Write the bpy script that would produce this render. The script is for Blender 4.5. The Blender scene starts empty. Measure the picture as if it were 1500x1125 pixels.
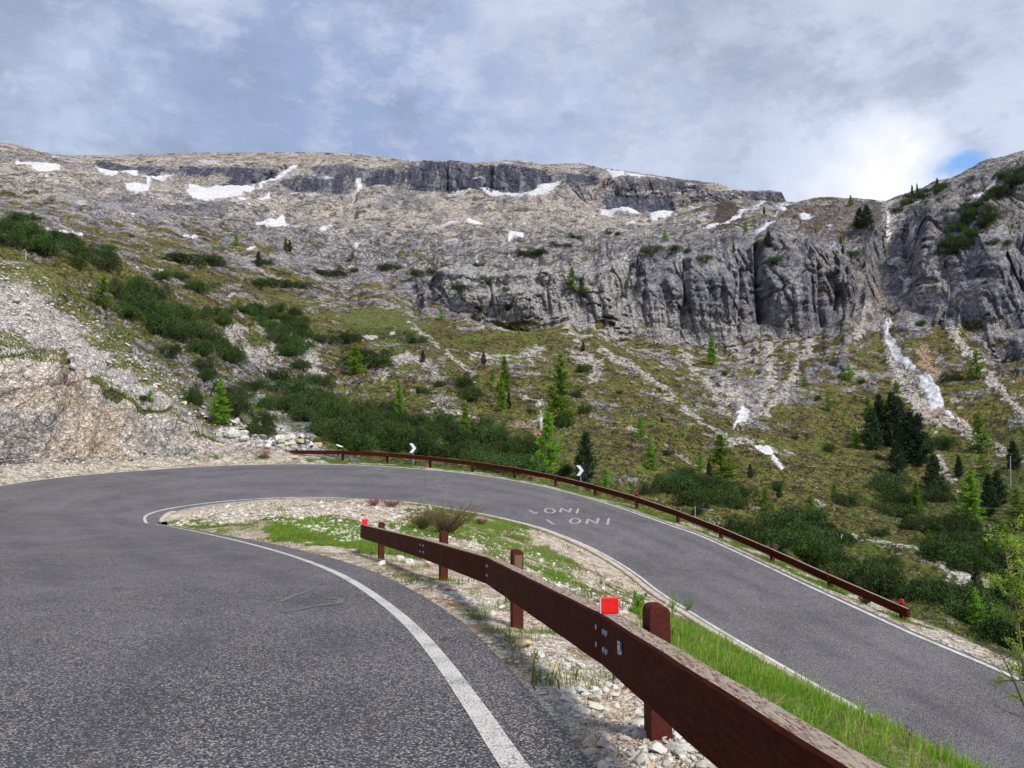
import bpy, bmesh, math, random, time
import numpy as np
from mathutils import Vector, Matrix
from mathutils.bvhtree import BVHTree
T0 = time.time()
R = math.radians
sc = bpy.context.scene
C = sc.collection
random.seed(7); rng = np.random.default_rng(7)
F = 1133.0; CX = 750.0; CY = 562.5; ZC = 1.45
PITCH = math.atan((660 - CY) / F); CP = math.cos(PITCH); SP = math.sin(PITCH)

# ---------------------------------------------------------------- camera
cam_d = bpy.data.cameras.new('camera'); cam = bpy.data.objects.new('camera', cam_d); C.objects.link(cam)
cam_d.sensor_fit = 'HORIZONTAL'; cam_d.sensor_width = 36; cam_d.lens = 36 * F / 1500
cam_d.clip_start = 0.05; cam_d.clip_end = 6000
cam.location = (0, 0, ZC); cam.rotation_euler = (R(90) + PITCH, 0, 0)
sc.camera = cam

# ---------------------------------------------------------------- node helpers
class N:
    def __init__(s, nt): s.nt = nt
    def node(s, t, **kw):
        n = s.nt.nodes.new(t)
        for k, v in kw.items():
            if k.startswith('i_'):
                key = k[2:]; key = int(key) if key.isdigit() else key
                if hasattr(v, 'links') or isinstance(v, bpy.types.NodeSocket): s.nt.links.new(v, n.inputs[key])
                else: n.inputs[key].default_value = v
            else: setattr(n, k, v)
        return n
    def link(s, a, b): s.nt.links.new(a, b)
    def set(s, sock, v):
        if isinstance(v, bpy.types.NodeSocket): s.nt.links.new(v, sock)
        else: sock.default_value = v
    def math(s, op, a, b=0.0, c=None):
        n = s.nt.nodes.new('ShaderNodeMath'); n.operation = op
        s.set(n.inputs[0], a); s.set(n.inputs[1], b)
        if c is not None: s.set(n.inputs[2], c)
        return n.outputs[0]
    def vmath(s, op, a, b=None, out=0):
        n = s.nt.nodes.new('ShaderNodeVectorMath'); n.operation = op
        s.set(n.inputs[0], a)
        if b is not None: s.set(n.inputs[1], b)
        return n.outputs[out]
    def mix(s, f, a, b, mode='MIX'):
        n = s.nt.nodes.new('ShaderNodeMix'); n.data_type = 'RGBA'; n.blend_type = mode
        s.set(n.inputs[0], f); s.set(n.inputs[6], a if isinstance(a, bpy.types.NodeSocket) else (*a, 1)[:4]); s.set(n.inputs[7], b if isinstance(b, bpy.types.NodeSocket) else (*b, 1)[:4])
        return n.outputs[2]
    def noise(s, vec, scale, detail=4, rough=0.55, out=0):
        n = s.nt.nodes.new('ShaderNodeTexNoise'); s.set(n.inputs['Vector'], vec)
        n.inputs['Scale'].default_value = scale; n.inputs['Detail'].default_value = detail; n.inputs['Roughness'].default_value = rough
        return n.outputs[out]
    def voro(s, vec, scale, feature='F1', out=0):
        n = s.nt.nodes.new('ShaderNodeTexVoronoi'); n.feature = feature; s.set(n.inputs['Vector'], vec); n.inputs['Scale'].default_value = scale
        return n.outputs[out]
    def ramp(s, f, lo, hi, a=0.0, b=1.0):
        n = s.nt.nodes.new('ShaderNodeMapRange'); n.interpolation_type = 'SMOOTHSTEP'
        s.set(n.inputs[0], f); s.set(n.inputs[1], lo); s.set(n.inputs[2], hi); s.set(n.inputs[3], a); s.set(n.inputs[4], b)
        return n.outputs[0]

def srgb(r, g, b):
    f = lambda c: c / 12.92 if c <= 0.04045 else ((c + 0.055) / 1.055) ** 2.4
    return (f(r / 255), f(g / 255), f(b / 255))

def pix_dir(px, py):
    u = (px - CX) / F; v = (CY - py) / F
    d = np.array([u, CP - v * SP, SP + v * CP]); return d / np.linalg.norm(d)
def P(px, py, D):
    u = (px - CX) / F; v = (CY - py) / F; k = CP - v * SP
    return np.array([D * u / k, D, ZC + D * (SP + v * CP) / k])

# ---------------------------------------------------------------- world: Nishita sky with a high cloud layer
SUN_DIR = Vector((0.56, -0.60, 0.84)).normalized()      # towards the sun
sun_el = math.asin(SUN_DIR.z); sun_az = math.atan2(SUN_DIR.x, SUN_DIR.y)
w = bpy.data.worlds.new('World'); sc.world = w; w.use_nodes = True
nt = w.node_tree; nt.nodes.clear(); n = N(nt)
sky = n.node('ShaderNodeTexSky', sky_type='NISHITA', sun_disc=False, sun_elevation=sun_el, sun_rotation=sun_az)
tc = n.node('ShaderNodeTexCoord'); d = n.vmath('NORMALIZE', tc.outputs['Generated'])
sep = n.node('ShaderNodeSeparateXYZ', i_0=d); zz = sep.outputs[2]
zden = n.math('ADD', n.math('MAXIMUM', zz, 0.0), 0.22)
flat = n.node('ShaderNodeCombineXYZ', i_0=n.math('DIVIDE', sep.outputs[0], zden), i_1=n.math('DIVIDE', sep.outputs[1], zden), i_2=0.0).outputs[0]
def blob(px, py, deg):
    c = pix_dir(px, py)
    wv = n.vmath('ADD', d, n.vmath('SCALE', n.vmath('SUBTRACT', warp_c, (0.5, 0.5, 0.5)), None))
    nt.nodes[-1].inputs[3].default_value = 1.0
    return wv, c
warp_c = n.noise(d, 4.5, 5, 0.6, out=1)
wsub = n.vmath('SUBTRACT', warp_c, (0.5, 0.5, 0.5))
sn = nt.nodes.new('ShaderNodeVectorMath'); sn.operation = 'SCALE'; n.link(wsub, sn.inputs[0]); sn.inputs[3].default_value = 0.30
dw = n.vmath('ADD', d, sn.outputs[0])
def blob(px, py, rad):
    c = pix_dir(px, py)
    dist = n.vmath('DISTANCE', dw, tuple(c), out=1)
    return n.ramp(dist, rad, 0.0)
f1 = n.noise(flat, 1.3, 8, 0.62); f2 = n.noise(flat, 3.3, 8, 0.6)
base = n.mix(n.ramp(f1, 0.36, 0.66), srgb(152, 165, 190), srgb(184, 193, 214))
col = base
def over(c, f, k, target):
    return n.mix(n.math('MULTIPLY', f, k), c, target)
col = over(col, blob(560, 180, .40), .75, srgb(146, 166, 208))
col = over(col, blob(250, 130, .30), .5, srgb(150, 170, 208))
col = over(col, blob(760, 60, .30), .45, srgb(178, 194, 226))
col = over(col, blob(60, 190, .17), .8, srgb(200, 216, 240))
col = over(col, blob(160, 190, .09), .5, srgb(160, 182, 220))
col = over(col, blob(990, 30, .34), .6, srgb(172, 182, 200))
col = over(col, blob(1130, 130, .26), .55, srgb(184, 192, 210))
col = over(col, blob(900, 215, .20), .5, srgb(190, 205, 236))
col = over(col, blob(1450, 110, .38), .85, srgb(216, 226, 248))
col = over(col, blob(1180, 240, .18), .8, srgb(214, 224, 246))
col = over(col, blob(1400, 20, .2), .5, srgb(190, 198, 214))
col = over(col, n.ramp(f2, 0.50, 0.66), .55, srgb(212, 219, 236))
col = over(col, n.ramp(f2, 0.48, 0.28), .32, srgb(140, 156, 190))
t1 = n.noise(n.vmath('MULTIPLY', d, (1, 1, 1.7)), 5.5, 9, .62); t2 = n.noise(n.vmath('ADD', n.vmath('MULTIPLY', d, (1, 1, 1.9)), n.vmath('MULTIPLY', wsub, (.2, .2, .2))), 13, 8, .65)
col = over(col, n.ramp(t1, .50, .66), .55, srgb(212, 219, 236)); col = over(col, n.ramp(t1, .50, .34), .50, srgb(140, 152, 178))
col = over(col, n.ramp(t2, .52, .70), .38, srgb(212, 220, 240)); col = over(col, n.ramp(t2, .48, .32), .28, srgb(146, 160, 190))
brt = blob(1270, 305, .15)
col = over(col, n.ramp(brt, 0.1, 1.0), .95, (.97, .98, 1.02))
col = over(col, n.ramp(blob(1285, 275, .055), 0.2, .8), .9, (1.0, 1.0, 1.03))
hd = n.vmath('MULTIPLY', n.vmath('SUBTRACT', n.vmath('ADD', d, n.vmath('MULTIPLY', wsub, (0.10, 0.10, 0.10))), tuple(pix_dir(1412, 243))), (1.0, 1.0, 2.6))
hole = n.math('MULTIPLY', n.ramp(n.vmath('LENGTH', hd, out=1), .042, .010), 0.85)
col = n.mix(hole, col, srgb(112, 172, 240))
skyc = nt.nodes.new('ShaderNodeVectorMath'); skyc.operation = 'SCALE'; n.link(sky.outputs[0], skyc.inputs[0]); skyc.inputs[3].default_value = 0.10
# the cloud deck covers the whole sky; the Nishita sky shows thinly through it
fin = n.mix(0.90, skyc.outputs[0], col)
bg = n.node('ShaderNodeBackground', i_0=fin, i_1=.97)
n.node('ShaderNodeOutputWorld', i_0=bg.outputs[0])

sd = bpy.data.lights.new('sun', 'SUN'); sun = bpy.data.objects.new('sun', sd); C.objects.link(sun)
sd.energy = 3.8; sd.angle = R(15.0); sd.color = (1.0, 0.95, 0.87)
sun.rotation_euler = SUN_DIR.to_track_quat('Z', 'Y').to_euler()
sc.view_settings.view_transform = 'Standard'; sc.view_settings.look = 'None'; sc.view_settings.gamma = 1
sc.view_settings.exposure = 0.22
sc.cycles.max_bounces = 5; sc.cycles.diffuse_bounces = 2; sc.cycles.glossy_bounces = 2; sc.cycles.transparent_max_bounces = 6

# ---------------------------------------------------------------- mesh + tag helpers
def new_mesh(name, V, Fc, mat=None, smooth=False, cols=None):
    me = bpy.data.meshes.new(name); V = np.asarray(V, np.float32)
    me.vertices.add(len(V)); me.vertices.foreach_set('co', V.ravel())
    if isinstance(Fc, np.ndarray):
        k = Fc.shape[1]; nf = len(Fc)
        me.loops.add(nf * k); me.loops.foreach_set('vertex_index', Fc.astype(np.int32).ravel())
        me.polygons.add(nf); me.polygons.foreach_set('loop_start', np.arange(0, nf * k, k, dtype=np.int32))
    else:
        tot = np.array([len(f) for f in Fc], np.int32); st = np.concatenate([[0], np.cumsum(tot)[:-1]]).astype(np.int32)
        me.loops.add(int(tot.sum())); me.loops.foreach_set('vertex_index', np.array([i for f in Fc for i in f], np.int32))
        me.polygons.add(len(Fc)); me.polygons.foreach_set('loop_start', st)
    me.update(calc_edges=True)
    if smooth: me.polygons.foreach_set('use_smooth', np.ones(len(me.polygons), bool))
    else: me.polygons.foreach_set('use_smooth', np.zeros(len(me.polygons), bool))
    if cols is not None:
        a = me.color_attributes.new('col', 'FLOAT_COLOR', 'POINT')
        c4 = np.ones((len(V), 4), np.float32); c4[:, :cols.shape[1]] = cols
        a.data.foreach_set('color', c4.ravel())
    if mat: me.materials.append(mat)
    return me
def link(name, me, parent=None, loc=None):
    o = bpy.data.objects.new(name, me); C.objects.link(o)
    if parent: o.parent = parent
    if loc is not None: o.location = loc
    return o
def tag(o, label=None, cat=None, group=None, kind=None):
    if label: o['label'] = label
    if cat: o['category'] = cat
    if group: o['group'] = group
    if kind: o['kind'] = kind
    return o
def thing(name, label, cat, loc=(0, 0, 0), rot=(0, 0, 0), group=None, scale=None):
    o = bpy.data.objects.new(name, None); C.objects.link(o); o.location = loc; o.rotation_euler = rot
    o.empty_display_size = .2
    if scale is not None: o.scale = scale
    return tag(o, label, cat, group)
def copy_tree(o, parent=None):
    c = o.copy(); C.objects.link(c); c.parent = parent
    for ch in list(o.children): copy_tree(ch, c)
    return c
class MB:
    """collects simple solids into one mesh"""
    def __init__(s): s.v = []; s.f = []
    def add(s, V, Fc):
        b = len(s.v); s.v += [tuple(map(float, p)) for p in V]; s.f += [tuple(b + i for i in q) for q in Fc]
    def box(s, c, h, ax=None):
        c = np.array(c, float); ax = np.eye(3) if ax is None else np.array(ax, float)
        V = [c + ax[0] * h[0] * i + ax[1] * h[1] * j + ax[2] * h[2] * k for k in (-1, 1) for j in (-1, 1) for i in (-1, 1)]
        s.add(V, [(0, 2, 3, 1), (4, 5, 7, 6), (0, 1, 5, 4), (2, 6, 7, 3), (0, 4, 6, 2), (1, 3, 7, 5)])
    def tube(s, pts, rad, seg=6, cap=True):
        pts = [np.array(p, float) for p in pts]; rings = []; b = len(s.v)
        for i, p in enumerate(pts):
            t = pts[min(i + 1, len(pts) - 1)] - pts[max(i - 1, 0)]; t /= (np.linalg.norm(t) + 1e-9)
            a = np.cross(t, [0, 0, 1.0]); 
            if np.linalg.norm(a) < 1e-3: a = np.array([1.0, 0, 0])
            a /= np.linalg.norm(a); bb = np.cross(t, a); r = rad[i] if hasattr(rad, '__len__') else rad
            for k in range(seg):
                an = 2 * math.pi * k / seg; s.v.append(tuple(p + r * (a * math.cos(an) + bb * math.sin(an))))
        for i in range(len(pts) - 1):
            for k in range(seg):
                k2 = (k + 1) % seg
                s.f.append((b + i * seg + k, b + i * seg + k2, b + (i + 1) * seg + k2, b + (i + 1) * seg + k))
        if cap:
            s.f.append(tuple(b + k for k in range(seg))); s.f.append(tuple(b + (len(pts) - 1) * seg + k for k in reversed(range(seg))))
    def build(s, name, mat, parent=None, bevel=0, smooth=False):
        me = new_mesh(name, np.array(s.v), s.f, mat, smooth)
        bm = bmesh.new(); bm.from_mesh(me)
        bmesh.ops.recalc_face_normals(bm, faces=bm.faces)
        if bevel: bmesh.ops.bevel(bm, geom=list(bm.edges), offset=bevel, segments=2, affect='EDGES', profile=.5)
        bm.to_mesh(me); bm.free()
        return link(name, me, parent)

# ---------------------------------------------------------------- numpy noise
def _hash(x, y, z, seed):
    h = (x.astype(np.uint32) * np.uint32(374761393)) ^ (y.astype(np.uint32) * np.uint32(668265263)) ^ (z.astype(np.uint32) * np.uint32(2246822519)) ^ np.uint32((seed * 3266489917) & 0xffffffff)
    h = (h ^ (h >> np.uint32(13))) * np.uint32(1274126177); h = (h ^ (h >> np.uint32(15))) * np.uint32(2654435761)
    return ((h >> np.uint32(8)).astype(np.float32)) * np.float32(2.0 / 16777216.0) - np.float32(1.0)
def vn(x, y, z, seed=0):
    x = np.asarray(x, np.float32); y = np.asarray(y, np.float32); z = np.asarray(z, np.float32)
    xi = np.floor(x); yi = np.floor(y); zi = np.floor(z); fx = x - xi; fy = y - yi; fz = z - zi
    fx = fx * fx * (3 - 2 * fx); fy = fy * fy * (3 - 2 * fy); fz = fz * fz * (3 - 2 * fz)
    xi = xi.astype(np.int32); yi = yi.astype(np.int32); zi = zi.astype(np.int32)
    def H(a, b, c): return _hash(xi + a, yi + b, zi + c, seed)
    x00 = H(0, 0, 0); x00 += (H(1, 0, 0) - x00) * fx
    x10 = H(0, 1, 0); x10 += (H(1, 1, 0) - x10) * fx
    x01 = H(0, 0, 1); x01 += (H(1, 0, 1) - x01) * fx
    x11 = H(0, 1, 1); x11 += (H(1, 1, 1) - x11) * fx
    x00 += (x10 - x00) * fy; x01 += (x11 - x01) * fy
    return x00 + (x01 - x00) * fz
def cell2(u, v, seed, jit=.85):
    u = np.asarray(u, np.float32); v = np.asarray(v, np.float32); ui = np.floor(u).astype(np.int32); vi = np.floor(v).astype(np.int32)
    f1 = np.full(u.shape, 9.0, np.float32); f2 = f1.copy(); cid = np.zeros(u.shape, np.float32); zz0 = np.zeros_like(ui)
    for a in (-1, 0, 1):
        for b_ in (-1, 0, 1):
            cx_, cy_ = ui + a, vi + b_
            h1 = _hash(cx_, cy_, zz0, seed); h2 = _hash(cx_, cy_, zz0, seed + 1)
            d_ = np.abs(cx_ + .5 + jit * .5 * h1 - u) ** 1.5 + np.abs(cy_ + .5 + jit * .5 * h2 - v) ** 1.5
            nw = d_ < f1; f2 = np.where(nw, f1, np.minimum(f2, d_)); f1 = np.where(nw, d_, f1)
            cid = np.where(nw, h1 * .6 + h2 * .8, cid)
    return cid, f2 - f1
def fbm(x, y, z, seed=0, octv=3, gain=.5):
    s = 0; a = 1.0; t = 0
    for i in range(octv):
        k = 2.03 ** i; s = s + a * vn(x * k + 13.7 * i, y * k + 5.1 * i, z * k + 9.2 * i, seed + i); t += a; a *= gain
    return s / t
def sstep(a, b, x):
    t = np.clip((x - a) / (b - a), 0, 1); return t * t * (3 - 2 * t)
def inpoly(px, py, poly):
    poly = np.array(poly, float); ins = np.zeros(np.shape(px), bool); j = len(poly) - 1
    for i in range(len(poly)):
        xi, yi = poly[i]; xj, yj = poly[j]
        c = ((yi > py) != (yj > py)) & (px < (xj - xi) * (py - yi) / (yj - yi + 1e-12) + xi); ins ^= c; j = i
    return ins
def polydist(px, py, pts):
    d = np.full(np.shape(px), 1e9, np.float32)
    for (ax, ay), (bx, by) in zip(pts[:-1], pts[1:]):
        vx, vy = bx - ax, by - ay; t = np.clip(((px - ax) * vx + (py - ay) * vy) / (vx * vx + vy * vy + 1e-9), 0, 1)
        d = np.minimum(d, np.hypot(px - ax - t * vx, py - ay - t * vy))
    return d
def gsm(a, sig):
    if sig <= 0: return a
    k = int(sig * 3) + 1; g = np.exp(-np.arange(-k, k + 1) ** 2 / (2 * sig * sig)); g /= g.sum()
    return np.convolve(np.pad(a, k, mode='edge'), g, mode='valid')

# ---------------------------------------------------------------- materials
def mat(name, rough=.8, spec=.3):
    m = bpy.data.materials.new(name); m.use_nodes = True; nt = m.node_tree; nt.nodes.clear(); n = N(nt)
    b = n.node('ShaderNodeBsdfPrincipled'); b.inputs['Roughness'].default_value = rough; b.inputs['Specular IOR Level'].default_value = spec
    o = n.node('ShaderNodeOutputMaterial'); n.link(b.outputs[0], o.inputs[0])
    return m, n, b
def pos(n): return n.node('ShaderNodeNewGeometry').outputs['Position']
def objc(n): return n.node('ShaderNodeTexCoord').outputs['Object']
def bump(n, b, h, dist, strength=1.0):
    k = n.node('ShaderNodeBump'); k.inputs['Strength'].default_value = strength; k.inputs['Distance'].default_value = dist
    n.link(h, k.inputs['Height']); n.link(k.outputs[0], b.inputs['Normal'])

def make_terrain_mat(name, sc1, sc2, dist, vs=(.5, 1.6), va=.5, gain=1.22):
    m, n, b = mat(name, .9, .15); p = pos(n)
    a = n.node('ShaderNodeAttribute', attribute_name='col').outputs['Color']
    v1 = n.noise(p, sc1, 6, .7); v2 = n.noise(p, sc2, 5, .65)
    k = n.math('MULTIPLY', n.ramp(v1, .25, .75, .55, 1.45), n.ramp(v2, .25, .75, .72, 1.28))
    wv = n.vmath('ADD', p, n.vmath('MULTIPLY', n.noise(p, vs[0] * 1.1, 4, .6, out=1), (.55 / vs[0],) * 3))
    e1 = n.ramp(n.voro(wv, vs[0], 'DISTANCE_TO_EDGE'), .0, .11); e2 = n.ramp(n.voro(wv, vs[1], 'DISTANCE_TO_EDGE'), .0, .14)
    k = n.math('MULTIPLY', k, n.math('MULTIPLY', n.math('MULTIPLY_ADD', e1, va, 1 - va), n.math('MULTIPLY_ADD', e2, va * .9, 1.04 - va * .9)))
    k = n.math('MULTIPLY', k, gain)
    c = n.mix(1.0, a, n.node('ShaderNodeCombineColor', i_0=k, i_1=k, i_2=k).outputs[0], 'MULTIPLY')
    n.link(c, b.inputs['Base Color'])
    bump(n, b, n.math('ADD', n.math('ADD', v1, n.math('MULTIPLY', v2, .5)), n.math('MULTIPLY', n.math('ADD', e1, e2), .35)), dist, 1.0)
    return m
M = {}
M['far'] = make_terrain_mat('mountain_rock', .55, 1.7, 1.6, (.16, .42), .50)
M['mid'] = make_terrain_mat('hillside_ground', 1.6, 5, .6, (.45, 1.3), .48)
M['nearslope'] = make_terrain_mat('roadside_rock', 2.4, 9, .34, (.9, 3.2), .26, 1.38)

m, n, b = mat('snow', .6, .2); p = pos(n)
n.link(n.mix(n.ramp(n.noise(p, .55, 7, .75), .42, .66), (.62, .62, .66), (.33, .315, .30)), b.inputs['Base Color']); bump(n, b, n.noise(p, .8, 4), .4, .5); M['snow'] = m

def asphalt(name):
    m, n, b = mat(name, .85, .2); p = pos(n)
    vc = n.voro(p, 92, 'F1', 1); sepc = n.node('ShaderNodeSeparateColor', i_0=vc); r1 = sepc.outputs[0]
    fine = n.noise(p, 160, 3, .7)
    big = n.noise(p, .28, 5, .6); mid = n.noise(p, 1.6, 5, .65)
    st = n.vmath('MULTIPLY', p, (1, .25, 1))
    c = n.mix(n.ramp(big, .3, .7), (.062, .062, .077), (.118, .116, .138))
    c = n.mix(n.math('MULTIPLY', n.ramp(mid, .50, .70), .55), c, (.070, .068, .080))
    c = n.mix(n.math('MULTIPLY', n.ramp(n.noise(p, .8, 6, .7), .56, .70), .35), c, (.19, .175, .155))
    c = n.mix(n.math('MULTIPLY', n.ramp(n.noise(n.vmath('MULTIPLY', p, (1, .45, 1)), 1.1, 3), .66, .69), .45), c, (.045, .045, .054))
    c = n.mix(n.ramp(r1, .70, 1.0), c, (.43, .40, .36))
    c = n.mix(n.ramp(r1, .45, .1), c, (.022, .021, .028))
    c = n.mix(n.math('MULTIPLY', n.ramp(fine, .55, .75), .4), c, (.20, .20, .19))
    crack = n.voro(n.vmath('ADD', p, n.vmath('MULTIPLY', n.noise(p, .9, 5, .6, out=1), (2.2, 2.2, 0))), .16, 'DISTANCE_TO_EDGE')
    ck = n.math('MULTIPLY', n.ramp(crack, .0060, .0015), n.ramp(n.noise(p, .35, 2), .46, .56))
    trk = n.node('ShaderNodeAttribute', attribute_name='col').outputs['Fac']
    c = n.mix(n.math('MULTIPLY', n.math('MULTIPLY', trk, n.ramp(n.noise(n.vmath('MULTIPLY', p, (1, 1, 1)), .5, 4), .35, .6)), .38), c, (.052, .051, .062))
    c = n.mix(n.math('MULTIPLY', ck, .12), c, (.035, .034, .036))
    n.link(c, b.inputs['Base Color'])
    n.link(n.ramp(mid, .3, .7, .62, .85), b.inputs['Roughness'])
    bump(n, b, n.math('ADD', n.math('MULTIPLY', r1, .8), fine), .006, .8)
    return m
M['asphalt'] = asphalt('asphalt')
m, n, b = mat('road_paint', .7, .3); p = pos(n)
wear = n.noise(p, 60, 5, .75); wl = n.noise(p, 2.2, 4, .6)
c = n.mix(n.ramp(wear, .40, .62), (.60, .59, .56), (.50, .49, .46))
c = n.mix(n.ramp(n.math('ADD', wear, n.math('MULTIPLY', wl, .35)), .66, .80), c, (.13, .13, .135))
n.link(c, b.inputs['Base Color']); bump(n, b, n.voro(p, 95), .004, .7); M['paint'] = m
m, n, b = mat('worn_paint', .75, .3); p = pos(n)
c = n.mix(n.ramp(n.noise(p, 26, 6, .8), .42, .60), (.46, .45, .44), (.15, .148, .16)); n.link(c, b.inputs['Base Color']); M['wornpaint'] = m
m, n, b = mat('faint_paint', .75, .3); p = pos(n)
c = n.mix(n.ramp(n.noise(p, 60, 6, .8), .42, .56), (.19, .19, .165), (.088, .088, .096)); n.link(c, b.inputs['Base Color']); M['faintpaint'] = m
m, n, b = mat('kerb_concrete', .9, .2); p = pos(n)
c = n.mix(n.ramp(n.noise(p, 3, 6, .7), .35, .65), (.36, .30, .23), (.52, .46, .38)); n.link(c, b.inputs['Base Color']); bump(n, b, n.noise(p, 30, 4), .01); M['kerb'] = m

# soil and gravel of the verges
def verge_mat():
    m, n, b = mat('gravelly_soil', .95, .1); p = pos(n)
    a = n.node('ShaderNodeAttribute', attribute_name='col').outputs['Color']
    v = n.voro(p, 22, 'F1', 1); s = n.node('ShaderNodeSeparateColor', i_0=v)
    v2 = n.voro(p, 60, 'F1', 1); s2 = n.node('ShaderNodeSeparateColor', i_0=v2)
    k = n.math('MULTIPLY', n.ramp(s.outputs[0], 0, 1, .65, 1.35), n.ramp(s2.outputs[0], 0, 1, .6, 1.4))
    k = n.math('MULTIPLY', k, n.ramp(n.noise(p, 5, 5, .7), .3, .7, .75, 1.2))
    c = n.mix(1.0, a, n.node('ShaderNodeCombineColor', i_0=k, i_1=k, i_2=k).outputs[0], 'MULTIPLY')
    n.link(c, b.inputs['Base Color'])
    h = n.math('ADD', n.math('MULTIPLY', n.voro(p, 22), -1.0), n.math('MULTIPLY', n.voro(p, 60), -.4))
    bump(n, b, h, .03, 1.0)
    return m
M['soil'] = verge_mat()
def stone_mat(name, a, bb, cc=(.40, .30, .18)):
    m, n, b = mat(name, .85, .2); p = pos(n)
    r = n.node('ShaderNodeObjectInfo').outputs['Random']
    t = n.node('ShaderNodeAttribute', attribute_name='col').outputs['Color']
    c = n.mix(n.ramp(n.noise(p, 9, 6, .7), .3, .7), a, bb)
    c = n.mix(n.math('MULTIPLY', n.ramp(n.noise(p, 2.0, 3), .58, .72), .6), c, cc)
    c = n.mix(1.0, c, t, 'MULTIPLY')
    n.link(c, b.inputs['Base Color']); bump(n, b, n.noise(p, 40, 5, .7), .01)
    return m
M['stone'] = stone_mat('limestone', (.66, .64, .61), (.44, .42, .40))
def foliage(name, cols, trans=.25, rough=.6, scale=4.0, spec=.2, nz=(.25, .75)):
    m = bpy.data.materials.new(name); m.use_nodes = True; nt = m.node_tree; nt.nodes.clear(); n = N(nt)
    r = n.node('ShaderNodeObjectInfo').outputs['Random']
    o = n.node('ShaderNodeTexCoord').outputs['Object']
    g = n.node('ShaderNodeNewGeometry')
    c = n.mix(n.ramp(n.noise(o, scale, 3, .6), *nz), cols[0], cols[1])
    c = n.mix(n.math('MULTIPLY', g.outputs['Random Per Island'], .5), c, cols[2])
    hs = n.node('ShaderNodeHueSaturation'); n.link(c, hs.inputs['Color'])
    n.link(n.math('MULTIPLY_ADD', r, .03, .485), hs.inputs['Hue']); n.link(n.math('MULTIPLY_ADD', r, .7, .68), hs.inputs['Value'])
    b = n.node('ShaderNodeBsdfPrincipled'); b.inputs['Roughness'].default_value = rough; b.inputs['Specular IOR Level'].default_value = spec
    n.link(hs.outputs[0], b.inputs['Base Color'])
    t = n.node('ShaderNodeBsdfTranslucent'); n.link(hs.outputs[0], t.inputs['Color'])
    x = n.node('ShaderNodeMixShader'); x.inputs[0].default_value = trans
    n.link(b.outputs[0], x.inputs[1]); n.link(t.outputs[0], x.inputs[2])
    q = n.node('ShaderNodeOutputMaterial'); n.link(x.outputs[0], q.inputs[0])
    return m
M['larch'] = foliage('larch_needles', [(.13, .25, .018), (.24, .40, .035), (.19, .31, .035)], .45)
M['pine'] = foliage('stone_pine_needles', [(.018, .042, .014), (.035, .070, .022), (.022, .045, .022)], .1)
M['mugo'] = foliage('mugo_pine_needles', [(.014, .036, .007), (.060, .105, .018), (.048, .080, .020)], .10, scale=3.6, nz=(.36, .62))
M['grass'] = foliage('grass_blades', [(.10, .26, .012), (.21, .38, .026), (.30, .33, .07)], .5, scale=1.6)
M['straw'] = foliage('dry_grass', [(.34, .29, .11), (.24, .20, .07), (.42, .37, .18)], .3, scale=1.6)
M['weeds'] = foliage('low_weeds', [(.11, .15, .025), (.17, .18, .05), (.14, .10, .045)], .3, scale=1.6)
M['pink'] = foliage('pink_blossom', [(.40, .13, .15), (.48, .24, .25), (.16, .14, .06)], .3, scale=3)
M['twig'] = foliage('dry_twigs', [(.16, .115, .06), (.30, .23, .11), (.20, .14, .08)], .0, scale=3)
M['yleaf'] = foliage('young_leaves', [(.20, .32, .03), (.32, .42, .06), (.26, .34, .05)], .4, scale=3)
m, n, b = mat('bark', .9, .1); p = pos(n)
n.link(n.mix(n.noise(p, 6, 5), (.06, .045, .035), (.16, .13, .11)), b.inputs['Base Color']); M['bark'] = m

def wood(name, base, base2, toppy=True):
    m, n, b = mat(name, .78, .06); g = n.node('ShaderNodeNewGeometry'); p = g.outputs['Position']
    nz = n.node('ShaderNodeSeparateXYZ', i_0=g.outputs['Normal']).outputs[2]
    st = n.vmath('MULTIPLY', p, (14, 1.6, 14)); gr = n.noise(st, 3.2, 6, .7)
    c = n.mix(n.ramp(gr, .3, .7), base, base2)
    c = n.mix(n.math('MULTIPLY', n.ramp(n.noise(p, 55, 4, .6), .70, .76), .4), c, (.22, .16, .14))
    wr = n.math('ADD', gr, n.math('MULTIPLY', n.noise(p, 22, 6, .75), .8))
    if toppy:
        top = n.mix(n.ramp(wr, .72, .94), (.13, .060, .038), (.33, .275, .225))
        top = n.mix(n.ramp(n.noise(st, 7, 6, .8), .53, .62), top, (.055, .035, .026)); top = n.mix(n.ramp(n.noise(p, 120, 3, .7), .60, .70), top, (.46, .42, .37))
        c = n.mix(n.ramp(nz, .75, .9), c, top)
    n.link(c, b.inputs['Base Color']); bump(n, b, wr, .004, .7)
    n.link(n.ramp(nz, .75, .9, .60, .9), b.inputs['Roughness'])
    return m
M['beam'] = wood('brown_stained_beam', (.088, .016, .008), (.036, .0065, .0035))
M['post'] = wood('brown_painted_post', (.095, .026, .018), (.065, .017, .013), False)
m, n, b = mat('raw_wood', .85, .1); p = pos(n); n.link(n.mix(n.noise(n.vmath('MULTIPLY', p, (40, 40, 3)), 2, 5, .7), (.24, .17, .11), (.10, .06, .04)), b.inputs['Base Color']); M['rawwood'] = m
def plain(name, c, rough=.5, spec=.4, metal=0, var=.12):
    m, n, b = mat(name, rough, spec); p = pos(n)
    k = n.ramp(n.noise(p, 30, 5, .7), .3, .7, 1 - var, 1 + var)
    n.link(n.mix(1.0, (*c, 1), n.node('ShaderNodeCombineColor', i_0=k, i_1=k, i_2=k).outputs[0], 'MULTIPLY'), b.inputs['Base Color']); b.inputs['Metallic'].default_value = metal
    return m
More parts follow.
